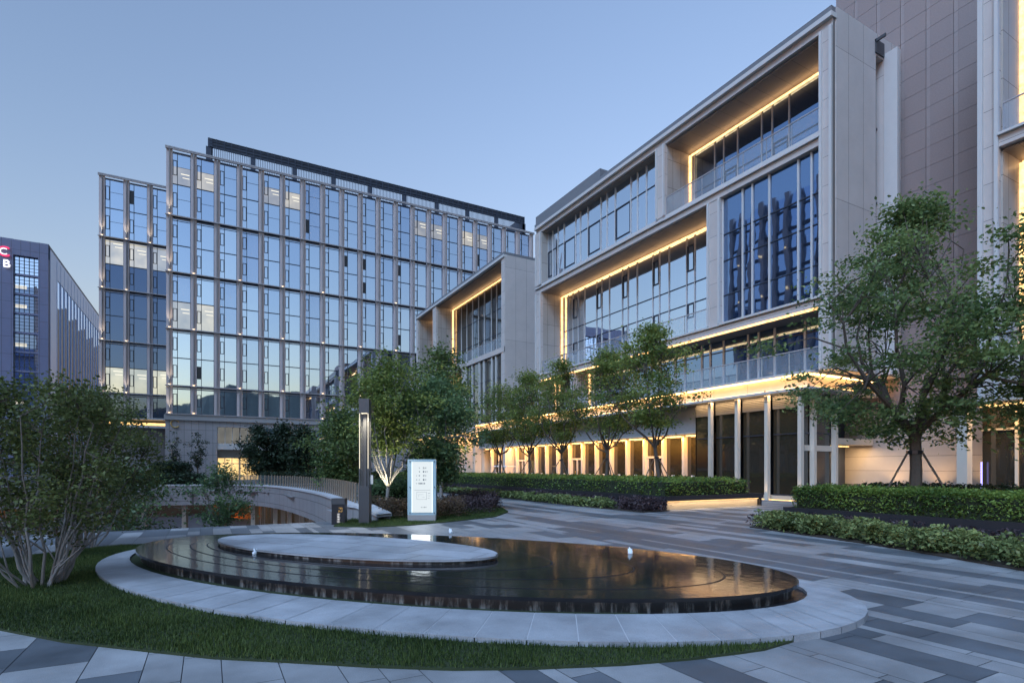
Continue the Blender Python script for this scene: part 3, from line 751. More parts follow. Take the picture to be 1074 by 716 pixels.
# arcade
P(tM, 'upper_wall', M['concrete'], (27.45,28.9,25.36,CN,4.02,5.74))
P(tM, 'soffit', M['warm_wall'], (27.3,28.9,25.36,CN,3.95,4.015))
P(tM, 'light_strip', M['led'], (28.28,28.38,25.5,CN,3.86,3.945))
P(tM, 'return_wall', M['glass_dark'], (27.3,28.7,25.32,25.355,0,5.73))
k = 0; v = 27.2; cols = [25.55]
while v < CN: cols.append(v); v += 1.93
for i, v in enumerate(cols): P(tM, 'column', M['warm_col'], (28.1,28.41,v-.11,v+.11,0,3.95))
for i in range(len(cols)-1):
    a, b = cols[i]+.11, cols[i+1]-.11; U = 28.42; mb = MB()
    mb.quad([(U,b,.0),(U,a,.0),(U,a,3.86),(U,b,3.86)], 0)
    mb.build('shop_window', [M['glass_dark']], tM)
    if i in (2, 7, 12):
        mb = MB(); mb.box(U-.12,U-.02,a,b,2.45,2.6,0)
        for q in (a+.02,(a+b)/2,b-.08): mb.box(U-.12,U-.02,q-.06,q+.06,0,2.45,0)
        d = mb.build('door', M['warm_col'], tM)
        P(d, 'handle', M['gold'], (U-.18,U-.14,(a+b)/2-.22,(a+b)/2-.18,.8,1.5)); P(d, 'handle', M['gold'], (U-.18,U-.14,(a+b)/2+.16,(a+b)/2+.20,.8,1.5))
    else: P(tM, 'notice', M['white_paint'], (U-.02,U-.01,(a+b)/2+.1,(a+b)/2+.4,1.0,1.25))
area('arcade_light', (27.75,41,3.9), (27.85,41,0), 31, .35, 2300, (1,.50,.15), (0,1,0))
area('corner_light', (26.85,21.5,5.7), (26.9,21.5,0), 7.4, .25, 120, (1,.66,.34), (0,1,0))
area('entrance_light', (31.7,18.4,2.95), (31.7,18.5,0), 2.6, .4, 150, (1,.66,.34), (1,0,0))
for v in (17.9,19.85,21.8): spot('column_spot', (26.5,v,.08), (26.62,v,4), 40, (1,.68,.36), 70, .8, .04)

# ---- far framed building behind the trees
tF = empty('far_framed_building', (UF, 51.2, 0), 'smaller pale framed building with big lit balcony between office block and nearer facade', 'building')
VF0, VF1 = 51.2, 79.3
P(tF, 'core_wall', M['louvre_dark'], (30.3,40,VF0+.5,VF1-.2,0,23.9))
P(tF, 'roof', M['roof_metal'], (UF-.1,40,VF0,VF1,24.12,24.4)); P(tF, 'roof_edge', M['white_trim'], (UF-.14,UF+.3,VF0-.03,VF1,23.85,24.115))
PS(tF, 'end_wall', M['white_panel_x'], (UF+.05,40,VF0-.02,VF0+.45,0,24.1))
for a, b in ((VF0+.02,VF0+.75),(71.2,72.4),(78.6,VF1)): P(tF, 'pier', M['white_panel_y'], (UF,30.2,a,b,6.7,23.85))
PS(tF, 'frame_band', M['white_panel_y'], (UF-.06,30.2,VF0,VF1,13.95,14.5)); PS(tF, 'frame_band', M['white_panel_y'], (UF-.06,30.2,VF0,VF1,6.0,6.7))
recess(tF, VF0+.8, 71.15, 14.56, 23.7, 29.9); recess(tF, 72.45, 78.55, 14.56, 23.7, 29.9)
glaz(tF, 29.9, [52.1,53.2,55,56.1,58.2,59.6,61.5,63.2,65,66.8,68.6,71.0], 14.6, 23.6, M['glass_dark'], (17.5,20.4), mull=.14)
glaz(tF, 29.9, [72.6,74.5,76.5,78.4], 14.6, 23.6, M['glass_dark'], (17.5,20.4))
balustrade(tF, UF+.1, VF0+.9, 71.1, 14.52, 1.2, 1.9); balustrade(tF, UF+.1, 72.5, 78.5, 14.52, 1.2, 1.9)
glaz(tF, UF+.25, [52,53.4,54.4,56.4,57.6,59.6,61.4], 6.75, 13.9, M['glass_dark'], (9.2,11.5), mull=.16, dep=.2)
P(tF, 'pier', M['white_panel_y'], (UF,30.2,61.45,62.4,6.7,13.95))
recess(tF, 62.45, 71.15, 6.75, 13.8, 29.9); recess(tF, 72.45, 78.55, 6.75, 13.8, 29.9)
glaz(tF, 29.9, [62.5,64.5,66.5,68.5,71.1], 6.76, 13.7, M['glass_dark'], (9.6,)); glaz(tF, 29.9, [72.5,75.5,78.5], 6.76, 13.7, M['glass_dark'], (9.6,))
P(tF, 'base_wall', M['warm_wall'], (28.2,30.2,58.05,VF1,0,6.0))
for v in np.arange(59, 79, 2.4):
    P(tF, 'column', M['warm_col'], (27.3,28.15,v-.2,v+.2,0,5.7))
    mb = MB(); mb.quad([(28.18,v+2.1,0),(28.18,v+.3,0),(28.18,v+.3,4.2),(28.18,v+2.1,4.2)]); mb.build('shop_window', M['glass_dark'], tF)
P(tF, 'light_strip', M['led'], (27.25,27.4,58.1,79,5.72,5.99), (28.0,28.1,58.1,79,4.3,4.4))
area('far_arcade_light', (27.6,68,5.6), (27.9,68,0), 20, .4, 1300, (1,.52,.17), (0,1,0))

# ---- tall stone wall building
tS = empty('stone_tower', (33.6, 10.5, 0), 'tall windowless wall of pinkish grey stone panels behind the white end wall', 'building')
P(tS, 'wall', M['stone_rib'], (33.75,48,10.45,20.1,0,32))
mb = MB(); tn = []
vj = [20.1,19.02,18.82,17.77,17.57,16.52,16.32,15.27,15.07,14.02,13.82,12.77,12.57,11.5,11.3,10.46]
for i in range(len(vj)-1):
    a, b = vj[i+1], vj[i]; rib = b-a < .3
    z = 5.2
    while z < 31.9:
        d = .03 if rib else .0
        mb.box(33.6+d,33.749,a+.008,b-.008,z+.008,min(32,z+1.05)-.008,1 if rib else 0); z += 1.05
mb.build('stone_cladding', [M['stone_pink'], M['stone_rib']], tS)
P(tS, 'base_wall', M['stone_warm'], (33.58,33.749,10.46,19.6,0,5.19))
for v in (16.6,14.6,12.4): spot('wall_washer', (32.6,v,.3), (33.6,v,4), 260, (1,.6,.28), 95, .9, .1)
P(tS, 'wall_light', M['dot'], (33.4,33.56,13.4,13.5,.1,.2))

# ---- neighbouring framed building at the right edge
tR = empty('edge_framed_building', (UF, 10.5, 0), 'pale framed building with lit balcony recess cut off by the right edge', 'building')
P(tR, 'core_wall', M['louvre_dark'], (30.2,44,-7.8,10.4,0,26))
PS(tR, 'end_wall', M['white_panel_x'], (UF+.3,33.5,10.4,10.5,4.5,26))
P(tR, 'pier', M['white_panel_y'], (UF+.03,30.2,9.86,10.48,4.45,26)); PS(tR, 'pier_edge', M['white_trim'], (UF-.1,UF+.028,10.34,10.5,4.45,26), (UF-.1,UF+.028,9.84,9.97,4.45,26))
PS(tR, 'frame_band', M['white_panel_y'], (UF,30.2,-8,9.85,14.35,14.75), (UF,30.2,-8,9.85,4.45,6.2), (UF,30.2,-8,9.85,24.6,26))
PS(tR, 'ledge', M['white_trim'], (UF-.14,UF+.5,-8,9.85,14.76,14.86))
recess(tR, -8, 9.8, 14.9, 24.5, 29.2, led='led'); recess(tR, -8, 9.8, 6.26, 14.25, 29.2)
glaz(tR, 29.2, [-8,-5,-2,0,2,4,5.4,7.4,8.6,9.7], 14.95, 24.4, M['glass_deep'], (18,21.5), mull=.14)
glaz(tR, 29.2, [-8,-5,-2,0,2,4,5.4,7.4,8.6,9.7], 6.3, 14.2, M['glass_deep'], (9,12), mull=.14)
balustrade(tR, UF+.1, -7.9, 9.75, 14.87, 1.2); balustrade(tR, UF+.1, -7.9, 9.75, 6.24, 1.2)
P(tR, 'soffit', M['warm_wall'], (UF,30.2,-8,11.3,4.38,4.445))
for v in (11.1,8.4,5.4,2.4): P(tR, 'column', M['warm_col'], (27.3,27.75,v-.18,v+.18,0,4.38))
for a, b in ((8.6,10.9),(5.6,8.2),(2.6,5.2),(-1,2.2)):
    mb = MB(); mb.quad([(28.6,b,0),(28.6,a,0),(28.6,a,4.37),(28.6,b,4.37)], 0); mb.box(28.5,28.59,a,b,3.3,3.38,1); mb.box(28.5,28.59,(a+b)/2-.05,(a+b)/2+.05,0,4.37,1)
    mb.build('shop_window', [M['glass_dark'], M['warm_col']], tR)
P(tR, 'light_strip', M['led_soft'], (28.3,28.4,-7,10.9,4.28,4.37)); P(tR, 'light_strip', M['led_purple'], (28.3,28.34,10.8,10.85,.3,2.0))
area('edge_light', (27.9,5,4.3), (28,5,0), 11, .4, 380, (1,.64,.3), (0,1,0))

# ---- far tower at the left edge
tT = empty('distant_tower', (-29.6, 150, 0), 'stone tower, coloured in haze blue, with lit red and white rooftop letters at left', 'building')
P(tT, 'wall', M['tower_stone_hazed'], (-70,-29.65,150.1,230,0,48.2)); P(tT, 'roof', M['tower_stone_hazed'], (-70.2,-29.6,149.9,230,48.2,48.9))
for a, b in ((-31.3,-29.6),(-37.9,-35.3),(-48,-45)): P(tT, 'pier', M['tower_stone_hazed'], (a,b,149.3,150.1,0,48.9))
P(tT, 'cornice', M['tower_stone_hazed'], (-70,-29.6,149.31,150.1,45.7,48.88))
for a, b in ((-35.3,-31.3),(-45,-37.9),(-56,-48)):
    for k in range(11):
        z = 2.0+k*4.0; mb = MB()
        mb.quad([(a,150.05,z),(b,150.05,z),(b,150.05,z+3.6),(a,150.05,z+3.6)], 0)
        for q in np.arange(a, b+.01, (b-a)/5): mb.box(q-.05,q+.05,149.9,150.04,z,z+3.6,1)
        for q in (.7,1.4,2.1,2.8): mb.box(a,b,149.95,150.035,z+q,z+q+.06,1)
        mb.box(a,b,149.6,150.06,z+3.6,z+4.0,2)
        if (k, round(a)) in ((9,-35),(8,-35),(6,-35),(6,-45),(3,-35)): mb.box(a+.2,(a+b)/2,149.96,150.03,z+1.0,z+1.7,3)
        mb.build('window', [M['glass_tower'], M['dark_frame'], M['tower_stone_hazed'], M['lit2']], tT)
P(tT, 'side_wall', M['tower_side_hazed'], (-29.64,-29.5,150.4,230,43.5,48.15), (-29.64,-29.5,150.4,156,0,43.5))
for i in range(20):
    v = 156+i*3.7
    mb = MB(); z1 = 43.4
    mb.quad([(-29.6,v+.0,0),(-29.6,v+3.7,0),(-29.6,v+3.7,z1),(-29.6,v,z1)], 0); mb.box(-29.62,-29.45,v,v+.5,0,47.6,1)
    mb.box(-29.62,-29.56,v+1.5,v+2.6,0,z1-6+(i%3),2)
    mb.build('side_bay', [M['glass_tower'], M['tower_side_hazed'], M['dark_frame']], tT)
def text(body, parent, loc, rot, size, mat, name, ext=.02, align='CENTER', local=False):
    cu = bpy.data.curves.new(name, 'FONT'); cu.body = body; cu.size = size; cu.extrude = ext; cu.align_x = align; cu.align_y = 'CENTER'
    cu.materials.append(mat); o0 = bpy.data.objects.new(name, cu); COL.objects.link(o0)
    bpy.context.view_layer.update(); me = bpy.data.meshes.new_from_object(o0.evaluated_get(bpy.context.evaluated_depsgraph_get())); bpy.data.objects.remove(o0)
    o = bpy.data.objects.new(name, me); COL.objects.link(o)
    if parent is not None: o.parent = parent
    o.location = Vector(loc) if local or parent is None else Vector(loc)-wloc(parent); o.rotation_euler = rot; return o
M['sign_red'] = emit('sign_red', (1,.05,.16), 1.6); M['sign_white'] = emit('sign_white', (.95,.92,1), 2.0)
text('C', tT, (-36.75,149.1,45.9), (R(90),0,0), 2.9, M['sign_red'], 'sign_letter', .1); text('C', tT, (-36.75,148.9,45.9), (R(90),0,0), 1.9, M['sign_white'], 'sign_letter', .02)
text('B', tT, (-36.3,149.1,43.5), (R(90),0,0), 2.2, M['sign_white'], 'sign_letter', .1)

# ---- office block west of the plaza: stands outside the picture, mirrored in the corner glazing
tX = empty('west_office_block', (-46, 6, 0), 'dark glass office block with pale pilasters across the plaza, mirrored in the corner glazing', 'building')
P(tX, 'wall', M['glass_c3'], (-66,-46,6,84,0,56))
for i in range(29):
    v = 6+i*2.78; P(tX, 'pilaster', M['pilaster'], (-46,-45.4,v-.42,v+.42,0,56.6))
for z in range(5, 56, 4): P(tX, 'floor_band', M['louvre_dark'], (-46,-45.85,6,84,z-.3,z+.3))
for i in range(1, 28, 2):
    for z in (13.3,21.3,29.3,37.3,45.3): P(tX, 'uplight', M['dot_soft'], (-45.38,-45.15,6+i*2.78-.13,6+i*2.78+.13,z,z+.35))
# ------------------------------------------------------------------ sunken court
mb = MB(); mb.quad([(-21,18.4,-4.2),(7,18.4,-4.2),(7,50,-4.2),(-21,50,-4.2)])
tag(mb.build('court_floor', M['pave_dark']), kind='structure')
face_tone(bpy.data.objects['court_floor'], [.5])
mb = MB(); mb.box(-21,4.2,18.4,18.69,-4.2,-.010)
tag(mb.build('court_retaining_wall', M['concrete_wall']), 'grey stone retaining wall on the near side of the sunken court', 'wall')
def offset(path, d):
    out = []
    for i in range(len(path)):
        a = path[max(0,i-1)]; b = path[min(len(path)-1,i+1)]; t = Vector((b[0]-a[0], b[1]-a[1])).normalized()
        out.append((path[i][0]+t.y*d, path[i][1]-t.x*d))
    return out
def smooth(path, n=4):
    out = []
    for i in range(len(path)-1):
        p0 = path[max(i-1,0)]; p1 = path[i]; p2 = path[i+1]; p3 = path[min(i+2,len(path)-1)]
        for k in range(n):
            t = k/n
            out.append(tuple(.5*((2*p1[j])+(-p0[j]+p2[j])*t+(2*p0[j]-5*p1[j]+4*p2[j]-p3[j])*t*t+(-p0[j]+3*p1[j]-3*p2[j]+p3[j])*t**3) for j in (0,1)))
    out.append(path[-1]); return out
HP = smooth([(4.85,17.75)]+[(4.3,18.9)]+HOLE_E[1:], 5); HO = offset(HP, .5); HI = offset(HP, -.06); HU = offset(HP, 1.4)
def ribbon(mb, A, B, za, zb, m=0):
    for i in range(len(A)-1): mb.quad([(*A[i],za),(*A[i+1],za),(*B[i+1],zb),(*B[i],zb)], m)
pw = empty('curved_parapet', (HP[0][0], HP[0][1], 0), 'curving grey stone parapet wall with pale coping round the sunken court', 'wall')
def ztop(i): return .42 if i > 3 else .16+.26*i/4
mb = MB()
for i in range(len(HI)-1):
    za, zb = ztop(i), ztop(i+1); ba = -1.0; bb = -1.0
    mb.quad([(*HI[i],ba),(*HI[i+1],bb),(*HI[i+1],zb),(*HI[i],za)][::-1])
    mb.quad([(*HO[i],-.3),(*HO[i+1],-.3),(*HO[i+1],zb),(*HO[i],za)])
    mb.quad([(*HI[i],ba),(*HU[i],ba),(*HU[i+1],bb),(*HI[i+1],bb)][::-1])
mb.build('fascia', M['concrete_wall'], pw)
mb = MB(); CI, CO = offset(HP, -.12), offset(HP, .58)
for i in range(len(HI)-1):
    za, zb = ztop(i)+.003, ztop(i+1)+.003
    mb.quad([(*CI[i],za),(*CI[i+1],zb),(*CI[i+1],zb+.09),(*CI[i],za+.09)][::-1]); mb.quad([(*CO[i],za),(*CO[i+1],zb),(*CO[i+1],zb+.09),(*CO[i],za+.09)])
    mb.quad([(*CI[i],za+.09),(*CI[i+1],zb+.09),(*CO[i+1],zb+.09),(*CO[i],za+.09)][::-1]); mb.quad([(*CI[i],za),(*CI[i+1],zb),(*CO[i+1],zb),(*CO[i],za)])
mb.build('coping', M['coping'], pw)
rl = empty('glass_railing', (HP[8][0], HP[8][1], .5), 'dark glass railing with brown posts on the curved parapet coping', 'railing')
HR = offset(HP, .3)
mb = MB()
for i in range(4, 46):
    if i+1 >= len(HR): break
    mb.quad([(*HR[i],.52),(*HR[i+1],.52),(*HR[i+1],1.2),(*HR[i],1.2)])
mb.build('glass_panel', M['court_rail'], rl)
def resample(path, step):
    out = []; acc = 0
    for i in range(len(path)-1):
        a, b = Vector(path[i]), Vector(path[i+1]); l = (b-a).length; s = acc
        while s < l: out.append(tuple(a+(b-a)*(s/l))); s += step
        acc = s-l
    return out
for (x, y) in resample(HR[4:46], .62):
    P(rl, 'post', M['wood_post'], (x-.03,x+.03,y-.05,y+.05,.512,1.24))
mb = MB()
for i in range(len(HU)-1): mb.quad([(*HU[i],-4.2),(*HU[i+1],-4.2),(*HU[i+1],-1.0),(*HU[i],-1.0)][::-1])
sf = empty('court_shopfront', (HU[0][0], HU[0][1], -4.2), 'dim glass shopfront under the curved parapet with one lit stone column', 'shopfront')
mb.build('glazing', M['court_glow'], sf)
for n, (x, y) in enumerate(resample(offset(HP, 1.2)[2:], 2.6)):
    P(sf, 'column', M['warm_col'], (x-.14,x+.14,y-.14,y+.14,-4.2,-1.0))
for n in (12, 20): 
    x, y = offset(HP, .9)[n]; area('court_light', (x, y, -1.05), (x, y, -4), 3, .4, 60, (1,.68,.36), (0,1,0))

# ------------------------------------------------------------------ street furniture
YAW = R(-28.75)
sg = empty('directory_sign', (6.1, 17.2, .03), 'tall backlit white directory sign with frosted glass edges beside the fountain', 'sign', rz=YAW)
mb = MB(); mb.box(-.45,.45,-.13,.13,0,.2); mb.build('base', M['concrete'], sg, local=True)
mb = MB(); mb.box(-.46,.46,-.10,.10,.2,2.0); mb.build('glass_case', simple('sign_edge', (.30,.42,.47), .15, var=.06), sg, local=True)
M['sign_face'] = emit('sign_face', (.86,.95,1.0), .92)
mb = MB(); mb.box(-.30,.34,-.113,-.101,.28,1.92); fc = mb.build('lit_panel', M['sign_face'], sg, local=True)
M['sign_glow'] = emit('sign_glow', (.80,.95,1.0), 1.5)
mb = MB()
mb.box(.335,.36,-.114,-.1005,.28,1.92); mb.box(-.325,-.3,-.114,-.1005,.28,1.92); mb.build('edge_light', M['sign_glow'], sg, local=True)
mb = MB()
def glyph(x, z, s):
    for q in range(3): mb.box(x-s/2,x+s/2*rng.uniform(.3,1),-.119,-.1135,z-s/2+q*s*.4,z-s/2+q*s*.4+s*.16)
    mb.box(x-s*.1+rng.uniform(-.3,.2)*s,x+s*.08,-.1188,-.1136,z-s/2,z+s/2)
for r, z in enumerate((1.72,1.60,1.47,1.34,1.22)):
    if r >= 2: glyph(-.16, z, .032)
    if r == 4:
        for q in range(5): glyph(-.08+q*.045, z, .046)
    else:
        glyph(-.07, z, .04); glyph(.07, z, .058); glyph(.135, z, .045)
        if r == 1: glyph(.19, z, .03)
mb.box(-.24,.28,-.117,-.1136,1.0,1.006)
for q in ((-.16,.16,.94,.945),(-.16,.16,.70,.705),(-.16,-.155,.705,.94),(.155,.16,.705,.94),(-.1,.06,.86,.864),(-.1,-.096,.78,.86),(0,.1,.78,.784),(.2,.28,.9,.908),(.2,.28,.82,.826),(.2,.26,.74,.746)): mb.box(q[0],q[1],-.117,-.1136,q[2],q[3])
for q in range(4): glyph(.0+q*.05, .45, .035)
mb.build('lettering', M['ink'], fc, local=True)
mb = MB()
for z in (.27,1.1,1.93):
    for x in (-.38,.41): mb.tube([(x,-.10,z),(x,-.125,z)], .018, 8)
mb.build('fixing', M['lamp_grey'], sg, local=True)
area('sign_light', (5.98,17.0,1.2), (5.3,15.8,1.1), .6, 1.6, 9, (.86,.95,1), (.877,-.481,0))

lp = empty('light_column', (*G(383,549.5), .03), 'slim dark square light column with open lit upper frame left of the directory sign', 'lamp', rz=YAW)
mb = MB(); mb.box(-.16,.16,-.16,.16,0,1.15); mb.build('base', M['lamp_grey'], lp, local=True)
mb = MB(); mb.box(-.155,.155,-.155,.155,3.42,3.86); mb.build('head', M['lamp_grey'], lp, local=True)
for x in (-.13,.13):
    for y in (-.13,.13):
        mb = MB(); mb.box(x-.024,x+.024,y-.024,y+.024,1.15,3.42); mb.build('post', M['lamp_grey'], lp, local=True)
mb = MB(); mb.box(-.055,.055,-.055,.055,1.15,3.42); mb.build('core_post', M['lamp_grey'], lp, local=True)
mb = MB()
for x in (-.13,.13): mb.box(x-.007,x+.007,-.160,-.155,1.7,3.40)
mb.build('lamp_strip', M['led_white'], lp, local=True)
mb = MB(); mb.box(-.10,.10,-.10,.10,3.40,3.419); mb.build('lamp_panel', M['led_white'], lp, local=True)
spot('column_down_light', tuple(Vector((*G(383,549.5),3.45))+Vector((-.22,-.46,0))), (*G(383,549.5),0), 200, (1,.86,.62), 130, .7, .06)
mb = MB(); mb.box(.17,.24,-.04,.04,1.22,1.5); mb.box(.16,.17,-.03,.03,1.25,1.45); mb.build('camera_box', M['white_paint'], lp, local=True)

bl = empty('wayfinding_bollard', (*G(356,549.5), .01), 'short black wayfinding pillar with gold and white characters', 'bollard', rz=YAW)
mb = MB(); mb.box(-.20,.20,-.14,.14,0,.62); mb.build('body', M['black_metal'], bl, local=True)
mb = MB(); mb.box(-.205,.205,-.145,.145,.62,.80); mb.build('cap', M['lamp_grey'], bl, local=True)
text('F2', bl, (.07,-.145,.45), (R(90),R(90),0), .17, emit('gold_text', (1,.62,.22), .5), 'number', .003, local=True)
mb = MB()
for q in range(4):
    z = .31-q*.075
    for k in range(3): mb.box(-.03,.07+rng.uniform(-.03,.01),-.146,-.141,z-.026+k*.02,z-.017+k*.02)
    mb.box(.0+rng.uniform(-.02,.03),.014+rng.uniform(.01,.03),-.1465,-.141,z-.028,z+.03)
mb.build('lettering', emit('white_text', (.95,.96,1), .7), bl, local=True)

gc = empty('golf_cart', (25.3, 47.8, 0), 'small dark utility cart with white roof parked by the arcade', 'cart', rz=R(20))
mb = MB(); mb.box(-.55,.55,-1.05,1.0,.32,.62); mb.box(-.55,.55,.55,1.05,.62,.95); mb.build('body', M['black_metal'], gc, local=True)
mb = MB(); mb.box(-.62,.62,-1.0,.85,1.86,1.93); mb.box(-.55,.55,-.9,.75,1.93,1.98); mb.build('roof', M['white_paint'], gc, local=True)
for x in (-.52,.52):
    for y, z0 in ((-.9,.62),(.7,.95)):
        mb = MB(); mb.tube([(x,y,z0),(x*.98,y*.92,1.86)], .025, 6); mb.build('roof_post', M['white_paint'], gc, local=True)
mb = MB(); mb.box(-.5,.5,-.55,-.1,.62,.82); mb.box(-.5,.5,-.66,-.55,.7,1.25); mb.build('seat', M['planter'], gc, local=True)
for x in (-.5,.5):
    for y in (-.75,.72):
        mb = MB(); mb.tube([(x-.08,y,.24),(x+.08,y,.24)], .24, 14); mb.build('wheel', M['black_metal'], gc, local=True)
mb = MB(); mb.tube([(-.2,.55,.95),(-.2,.35,1.15)], .02, 5); mb.tube([(-.2+.17*math.cos(a),.33+.06*math.sin(a),1.16+.15*math.sin(a)) for a in np.linspace(0,6.28,14)], .015, 5); mb.build('steering_wheel', M['black_metal'], gc, local=True)

# ------------------------------------------------------------------ planters and hedges
pl = empty('right_planter', (16.2, 11.4, 0), 'long dark metal planter box holding the clipped hedge at right', 'planter')
P(pl, 'box', M['planter'], (16.2,16.28,-3,11.4,0,.5), (16.28,24,11.32,11.4,0,.5), (16.28,24,-3,-2.9,0,.5))
P(pl, 'soil', M['soil'], (16.29,24,-2.89,11.31,0,.44))
pl2 = empty('left_planter', (16.7, 17.1, 0), 'dark metal planter with a glowing base strip under the row of trees', 'planter')
P(pl2, 'box', M['planter'], (16.55,22.6,16.9,17.0,.37,.58), (16.55,16.63,17.0,62,0,.58), (22.5,22.6,17.0,62,.0,.58))
P(pl2, 'recessed_base', M['warm_wall'], (16.75,22.45,17.12,17.2,0,.36)); P(pl2, 'light_strip', M['led_soft'], (16.75,22.4,17.02,17.08,.33,.369)); P(pl2, 'soil', M['soil'], (16.64,22.49,17.2,62,0,.5))
area('planter_light', (19.6,17.03,.34), (19.6,17.1,0), 5.6, .06, 70, (1,.72,.4), (1,0,0))

def leaf_cloud(name, C, S, tone, mat, parent, seed=1, asp=.55, up=.4):
    """C centres (n,3), S sizes: one bent leaf blade (a folded pair of triangles) per centre"""
    r = np.random.default_rng(seed); n = len(C)
    d = r.normal(size=(n,3)); d[:,2] = d[:,2]*.6-.1; d /= np.linalg.norm(d,axis=1)[:,None]
    nn = r.normal(size=(n,3)); nn[:,2] += up*2; s = np.cross(d, nn); s /= np.linalg.norm(s,axis=1)[:,None]+1e-9
    up_ = np.cross(s, d)
    L_ = S[:,None]
    V = np.zeros((n,4,3)); V[:,0] = C-d*L_*.5; V[:,2] = C+d*L_*.5
    V[:,1] = C+s*L_*asp*.5+up_*L_*.08; V[:,3] = C-s*L_*asp*.5+up_*L_*.08
    off = np.array(wloc(parent)) if parent is not None else 0
    me = raw_mesh(name, (V.reshape(-1,3)-off), 4, tone); me.materials.append(mat)
    o = bpy.data.objects.new(name, me); COL.objects.link(o)
    if parent is not None: o.parent = parent
    return o

def hedge(name, poly, z0, z1, n, size, mat, label, seed, cat='hedge', rough=.09, core=True, colc=None):
    t = empty(name, (poly[0][0], poly[0][1], z0), label, cat)
    mb = MB()
    cx = sum(p[0] for p in poly)/len(poly); cy = sum(p[1] for p in poly)/len(poly)
    def shrink(p, k=.10):
        d = Vector((p[0]-cx, p[1]-cy)); l = d.length; return (cx+d.x*(1-k/l), cy+d.y*(1-k/l))
    mb.prism([shrink(p) for p in poly], z0+.01, z1-.10); mb.build('branches', simple(name+'_core', (.016,.024,.010), .95, var=.3, scale=20), t)
    r = np.random.default_rng(seed); k = len(poly); H = z1-z0
    per = [math.dist(poly[i], poly[(i+1)%k]) for i in range(k)]; A = abs(sum(poly[i][0]*poly[(i+1)%k][1]-poly[(i+1)%k][0]*poly[i][1] for i in range(k)))/2
    # leaves favour what can be seen: the top and the faces
    nt_ = int(n*A/(A+sum(per)*H)); pts = []
    xs = [p[0] for p in poly]; ys = [p[1] for p in poly]
    while len(pts) < nt_:
        for p in np.c_[r.uniform(min(xs),max(xs),3000), r.uniform(min(ys),max(ys),3000)]:
            if inside(p, poly): pts.append((p[0],p[1],z1))
    pts = pts[:nt_]
    for i in range(k):
        m_ = int((n-nt_)*per[i]/sum(per)); tt = r.random(m_); a = np.array(poly[i]); b = np.array(poly[(i+1)%k])
        q = a+(b-a)*tt[:,None]; pts += list(map(tuple, np.c_[q, z0+.03+r.random(m_)**.8*(H-.03)]))
    C = np.array(pts); bmp = .05*np.sin(C[:,0]*3.1+1.3*np.sin(C[:,1]*2.3))+.05*np.sin(C[:,1]*4.7+C[:,0]*1.7)
    C += r.normal(size=C.shape)*rough*np.array([.6,.6,.5]); C[:,2] += bmp*.7*(C[:,2] > z0+H*.6)
    C[:,2] = np.maximum(C[:,2], z0+.02)
    tone = np.clip(r.normal(.45,.25,len(C))+ .25*np.sin(C[:,0]*2.2)*np.sin(C[:,1]*1.9),0,1)
    leaf_cloud('foliage', C, size*r.uniform(.6,1.4,len(C)), tone, mat, t, seed); return t
hedge('clipped_hedge', [(16.45,11.2),(16.45,-1),(18.3,-1),(18.3,11.2)], .46, 1.1, 42000, .075, M['leaf_hedge'], 'clipped bright green box hedge in the right planter', 11)
hedge('clipped_hedge', [(19.6,11.2),(19.6,-1),(21.2,-1),(21.2,11.2)], .46, 1.15, 9000, .10, M['leaf_dark'], 'dark second hedge behind the big tree trunk in the right planter', 12)
hedge('clipped_hedge', [(16.9,17.3),(16.9,60),(19.0,60),(22.0,60),(22.0,17.3)], .52, 1.22, 60000, .10, M['leaf_hedge'], 'long clipped green hedge at the feet of the tree row', 13)

def bed(name, poly, z0, h, nclump, per, size, mat, label, seed, kind='stuff', spread=.22):
    r = np.random.default_rng(seed); xs = [p[0] for p in poly]; ys = [p[1] for p in poly]; cl = []
    while len(cl) < nclump:
        p = (r.uniform(min(xs),max(xs)), r.uniform(min(ys),max(ys)))
        if inside(p, poly): cl.append(p)
    C = []; T = []; S = []
    for (x, y) in cl:
        hh = h*r.uniform(.65,1.2); m_ = int(per*r.uniform(.7,1.3)); a = r.uniform(0,6.28,m_); q = r.random(m_)**.6
        rad = spread*r.uniform(.8,1.25)
        zz = r.random(m_)**.7*hh
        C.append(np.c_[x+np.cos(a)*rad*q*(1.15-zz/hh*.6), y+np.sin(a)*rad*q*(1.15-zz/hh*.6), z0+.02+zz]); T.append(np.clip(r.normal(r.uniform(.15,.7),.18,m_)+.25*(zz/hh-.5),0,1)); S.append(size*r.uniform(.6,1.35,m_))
    o = leaf_cloud(name, np.concatenate(C), np.concatenate(S), np.concatenate(T), mat, None, seed); tag(o, label, 'shrubs', kind=kind); return o
bedR = [(13.95,10.9),(13.15,6.8),(12.1,4.0),(11,1.4),(11.6,0),(16.15,0),(16.15,11.35)]
mb = MB(); mb.prism(bedR, -.004, .03); tag(mb.build('planting_soil', M['soil']), kind='structure')
fr = [(13.95,10.9),(13.15,6.8),(12.1,4.0),(11,1.4),(11.6,1.2),(13.2,4.0),(14.2,6.8),(14.9,10.9)]
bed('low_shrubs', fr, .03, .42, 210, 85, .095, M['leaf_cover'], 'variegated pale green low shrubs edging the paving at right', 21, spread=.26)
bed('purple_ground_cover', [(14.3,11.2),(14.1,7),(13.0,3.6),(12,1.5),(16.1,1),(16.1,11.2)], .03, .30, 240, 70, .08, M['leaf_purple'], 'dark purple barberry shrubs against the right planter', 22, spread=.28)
bedL = [(14.9,16.5),(14.75,21.2),(15.0,31),(14.0,40),(13.2,46),(16.5,46),(16.5,16.7)]
mb = MB(); mb.prism(bedL, -.004, .03); tag(mb.build('planting_soil', M['soil']), kind='structure')
